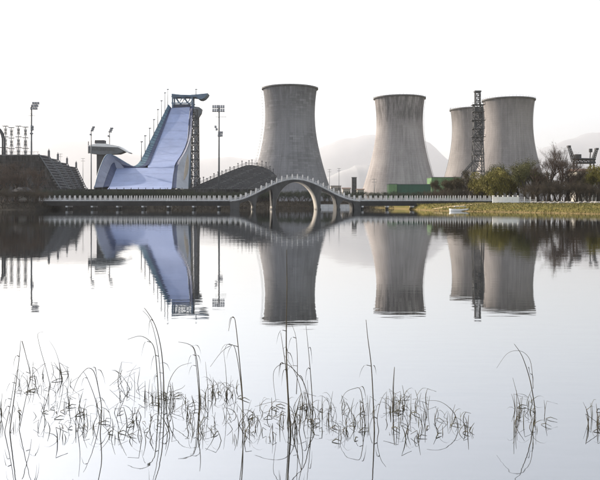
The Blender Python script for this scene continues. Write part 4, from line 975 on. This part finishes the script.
c.stem(A([(476, 282), (472, 200), (464, 120), (448, 92), (420, 78), (383, 88)]), .0060, 'reedg'); c.stem(A([(492, 282), (490, 190), (482, 110), (465, 45), (440, 3), (432, -6)]), .0068); c.stem(A([(486, 282), (478, 160), (468, 90), (450, 28), (428, 2)]), .0045)
c.stem(A([(498, 282), (508, 215), (535, 172), (575, 158)]), .0042, 'reedg'); c.stem(A([(500, 285), (512, 250), (545, 235), (555, 225)]), .0035)
c.scatter(143, 176, 394, 408, 26, (6, 26), .22, .2); c.scatter(130, 182, 408, 438, 14, (6, 24), .6, .5)
c = Clump(197, 402, 'reed clump with one stem hooked to the left, right of the tall greenish clump', 6)
c.stem(A([(600, 290), (596, 200), (585, 122), (565, 102), (535, 96)]), .0058); c.stem(B([(26, 245), (18, 160), (11, 112), (1, 104)]), .0042); c.stem(B([(22, 345), (30, 270), (28, 230)]), .005, base=432); c.stem(B([(52, 230), (48, 190), (44, 148)]), .0036)
c.scatter(184, 206, 396, 434, 18, (8, 34), .35, .35)
c = Clump(228, 398, 'dense low reed tangle left of the tall curled stem', 7)
c.scatter(210, 240, 386, 402, 24, (5, 18), .5, .5); c.stem(B([(106, 235), (102, 170), (96, 118)]), .0036)
c = Clump(243, 428, 'tall reed stem curled over at its tip, left of the tallest stem', 8)
c.stem(B([(151, 348), (150, 250), (140, 130), (131, 45), (126, 22), (118, 24), (110, 60)]), .0055, base=432); c.stem(B([(152, 290), (143, 190), (128, 108), (112, 104), (88, 122), (58, 162)]), .0042); c.scatter(236, 262, 406, 436, 11, (6, 26), .5, .5)
c = Clump(289, 425, 'central reed clump with the tallest straight stem in the picture', 9)
c.stem(B([(288, 348), (280, 240), (275, 100), (277, -60), (276, -172)]), .0092, base=433, tip=.3); c.stem(B([(282, 300), (275, 180), (266, 110), (259, 64)]), .0050); c.stem(B([(304, 240), (307, 160), (303, 80), (290, 40)]), .0042, base=410)
c.stem(B([(345, 290), (328, 215), (305, 180), (282, 158), (262, 154), (242, 170), (238, 200), (246, 262)]), .0045); c.stem(B([(310, 345), (322, 270), (305, 190), (270, 130)]), .0045, base=430); c.stem(B([(290, 345), (312, 260), (318, 235)]), .0055, base=431); c.stem(B([(300, 345), (296, 300), (280, 270), (240, 262), (185, 276)]), .0038, base=430)
c.scatter(270, 318, 402, 436, 30, (8, 34), .45, .35)
c = Clump(313, 408, 'single thin straight reed just right of the tallest stem', 10)
c.stem(B([(351, 282), (345, 190), (338, 110), (331, 42)]), .0052); c.stem(B([(340, 282), (335, 200)]), .004); c.scatter(308, 332, 404, 424, 10, (8, 24), .5, .4)
c = Clump(366, 424, 'reed clump with a hooked stem left of the straight leaning reed', 11)
c.stem(B([(500, 320), (494, 265), (486, 226), (470, 224), (444, 236), (428, 268)]), .0040); c.scatter(340, 376, 404, 434, 20, (6, 26), .45, .4)
c = Clump(374, 430, 'lone straight reed leaning left at its top, right of centre', 12)
c.stem(B([(527, 350), (524, 270), (518, 160), (508, 80), (503, 28)]), .0068, base=432); c.stem(B([(566, 106), (548, 70), (532, 30)]), .003, base=432) if False else None
c.stem(B([(540, 348), (535, 310), (545, 260), (560, 235)]), .004, base=431)
c = Clump(394, 405, 'short reeds with one upright stem right of the lone leaning reed', 13)
c.stem(B([(582, 282), (580, 220), (584, 162)]), .0050); c.scatter(384, 402, 398, 410, 8, (6, 20)); c.stem(D([(36, 222), (37, 160), (40, 102)]), .0046, base=407)
c = Clump(412, 412, 'low dark reed tangle right of the upright short stem', 14)
c.scatter(390, 428, 398, 418, 24, (5, 20), .45, .4); c.scatter(384, 410, 418, 436, 7, (6, 20), .5)
c = Clump(458, 428, 'small reed tuft beneath an arched stem, right of centre', 15)
c.stem(D([(128, 192), (160, 194), (185, 208), (205, 232), (214, 262)][::-1]), .0036); c.stem(D([(238, 278), (242, 232)]), .0055, base=430); c.scatter(436, 472, 416, 434, 14, (5, 16), .7, .5)
c = Clump(531, 412, 'right-hand reed clump with a tall dark leaning stem', 16)
c.stem(D([(424, 222), (410, 140), (388, 72), (366, 38)]), .0062); c.stem(D([(418, 160), (412, 92), (396, 64), (372, 56), (345, 66), (318, 104)]), .0030, base=412); c.stem(D([(385, 222), (375, 180), (362, 130)]), .004); c.scatter(514, 546, 402, 432, 24, (8, 30), .35, .35)
for px_, w_, lb_ in ((60, 26, 'low reed fringe between the two leftmost hooped clumps'), (132, 24, 'low reed fringe in front of the broken tangle'), (214, 26, 'low reed fringe in front of the dense low tangle'), (262, 18, 'low reed fringe left of the tallest stem'), (336, 22, 'low reed fringe left of the lone leaning reed'), (428, 24, 'low reed fringe left of the arched stem tuft')):
    c = Clump(px_, 426, lb_, int(px_)); c.scatter(px_ - w_, px_ + w_, 412, 442, 18, (5, 20), .6, .5)
c = Clump(597, 424, 'reeds at the right edge', 17); c.scatter(588, 606, 412, 434, 10, (8, 26), .3, .4)

# ------------------------------------------------------------------ haze
hm = bpy.data.materials.new('haze'); hm.use_nodes = True; t = hm.node_tree; t.nodes.remove(t.nodes['Principled BSDF'])
pvn = t.nodes.new('ShaderNodeVolumePrincipled'); pvn.inputs['Color'].default_value = (.93, .95, 1, 1); pvn.inputs['Density'].default_value = .00008; pvn.inputs['Anisotropy'].default_value = .3
t.links.new(pvn.outputs[0], t.nodes['Material Output'].inputs['Volume'])
mb = MB(); mb.box((0, 9500, 1050), (48000, 24000, 2110)); tag(mb.build('haze', hm), kind='stuff')
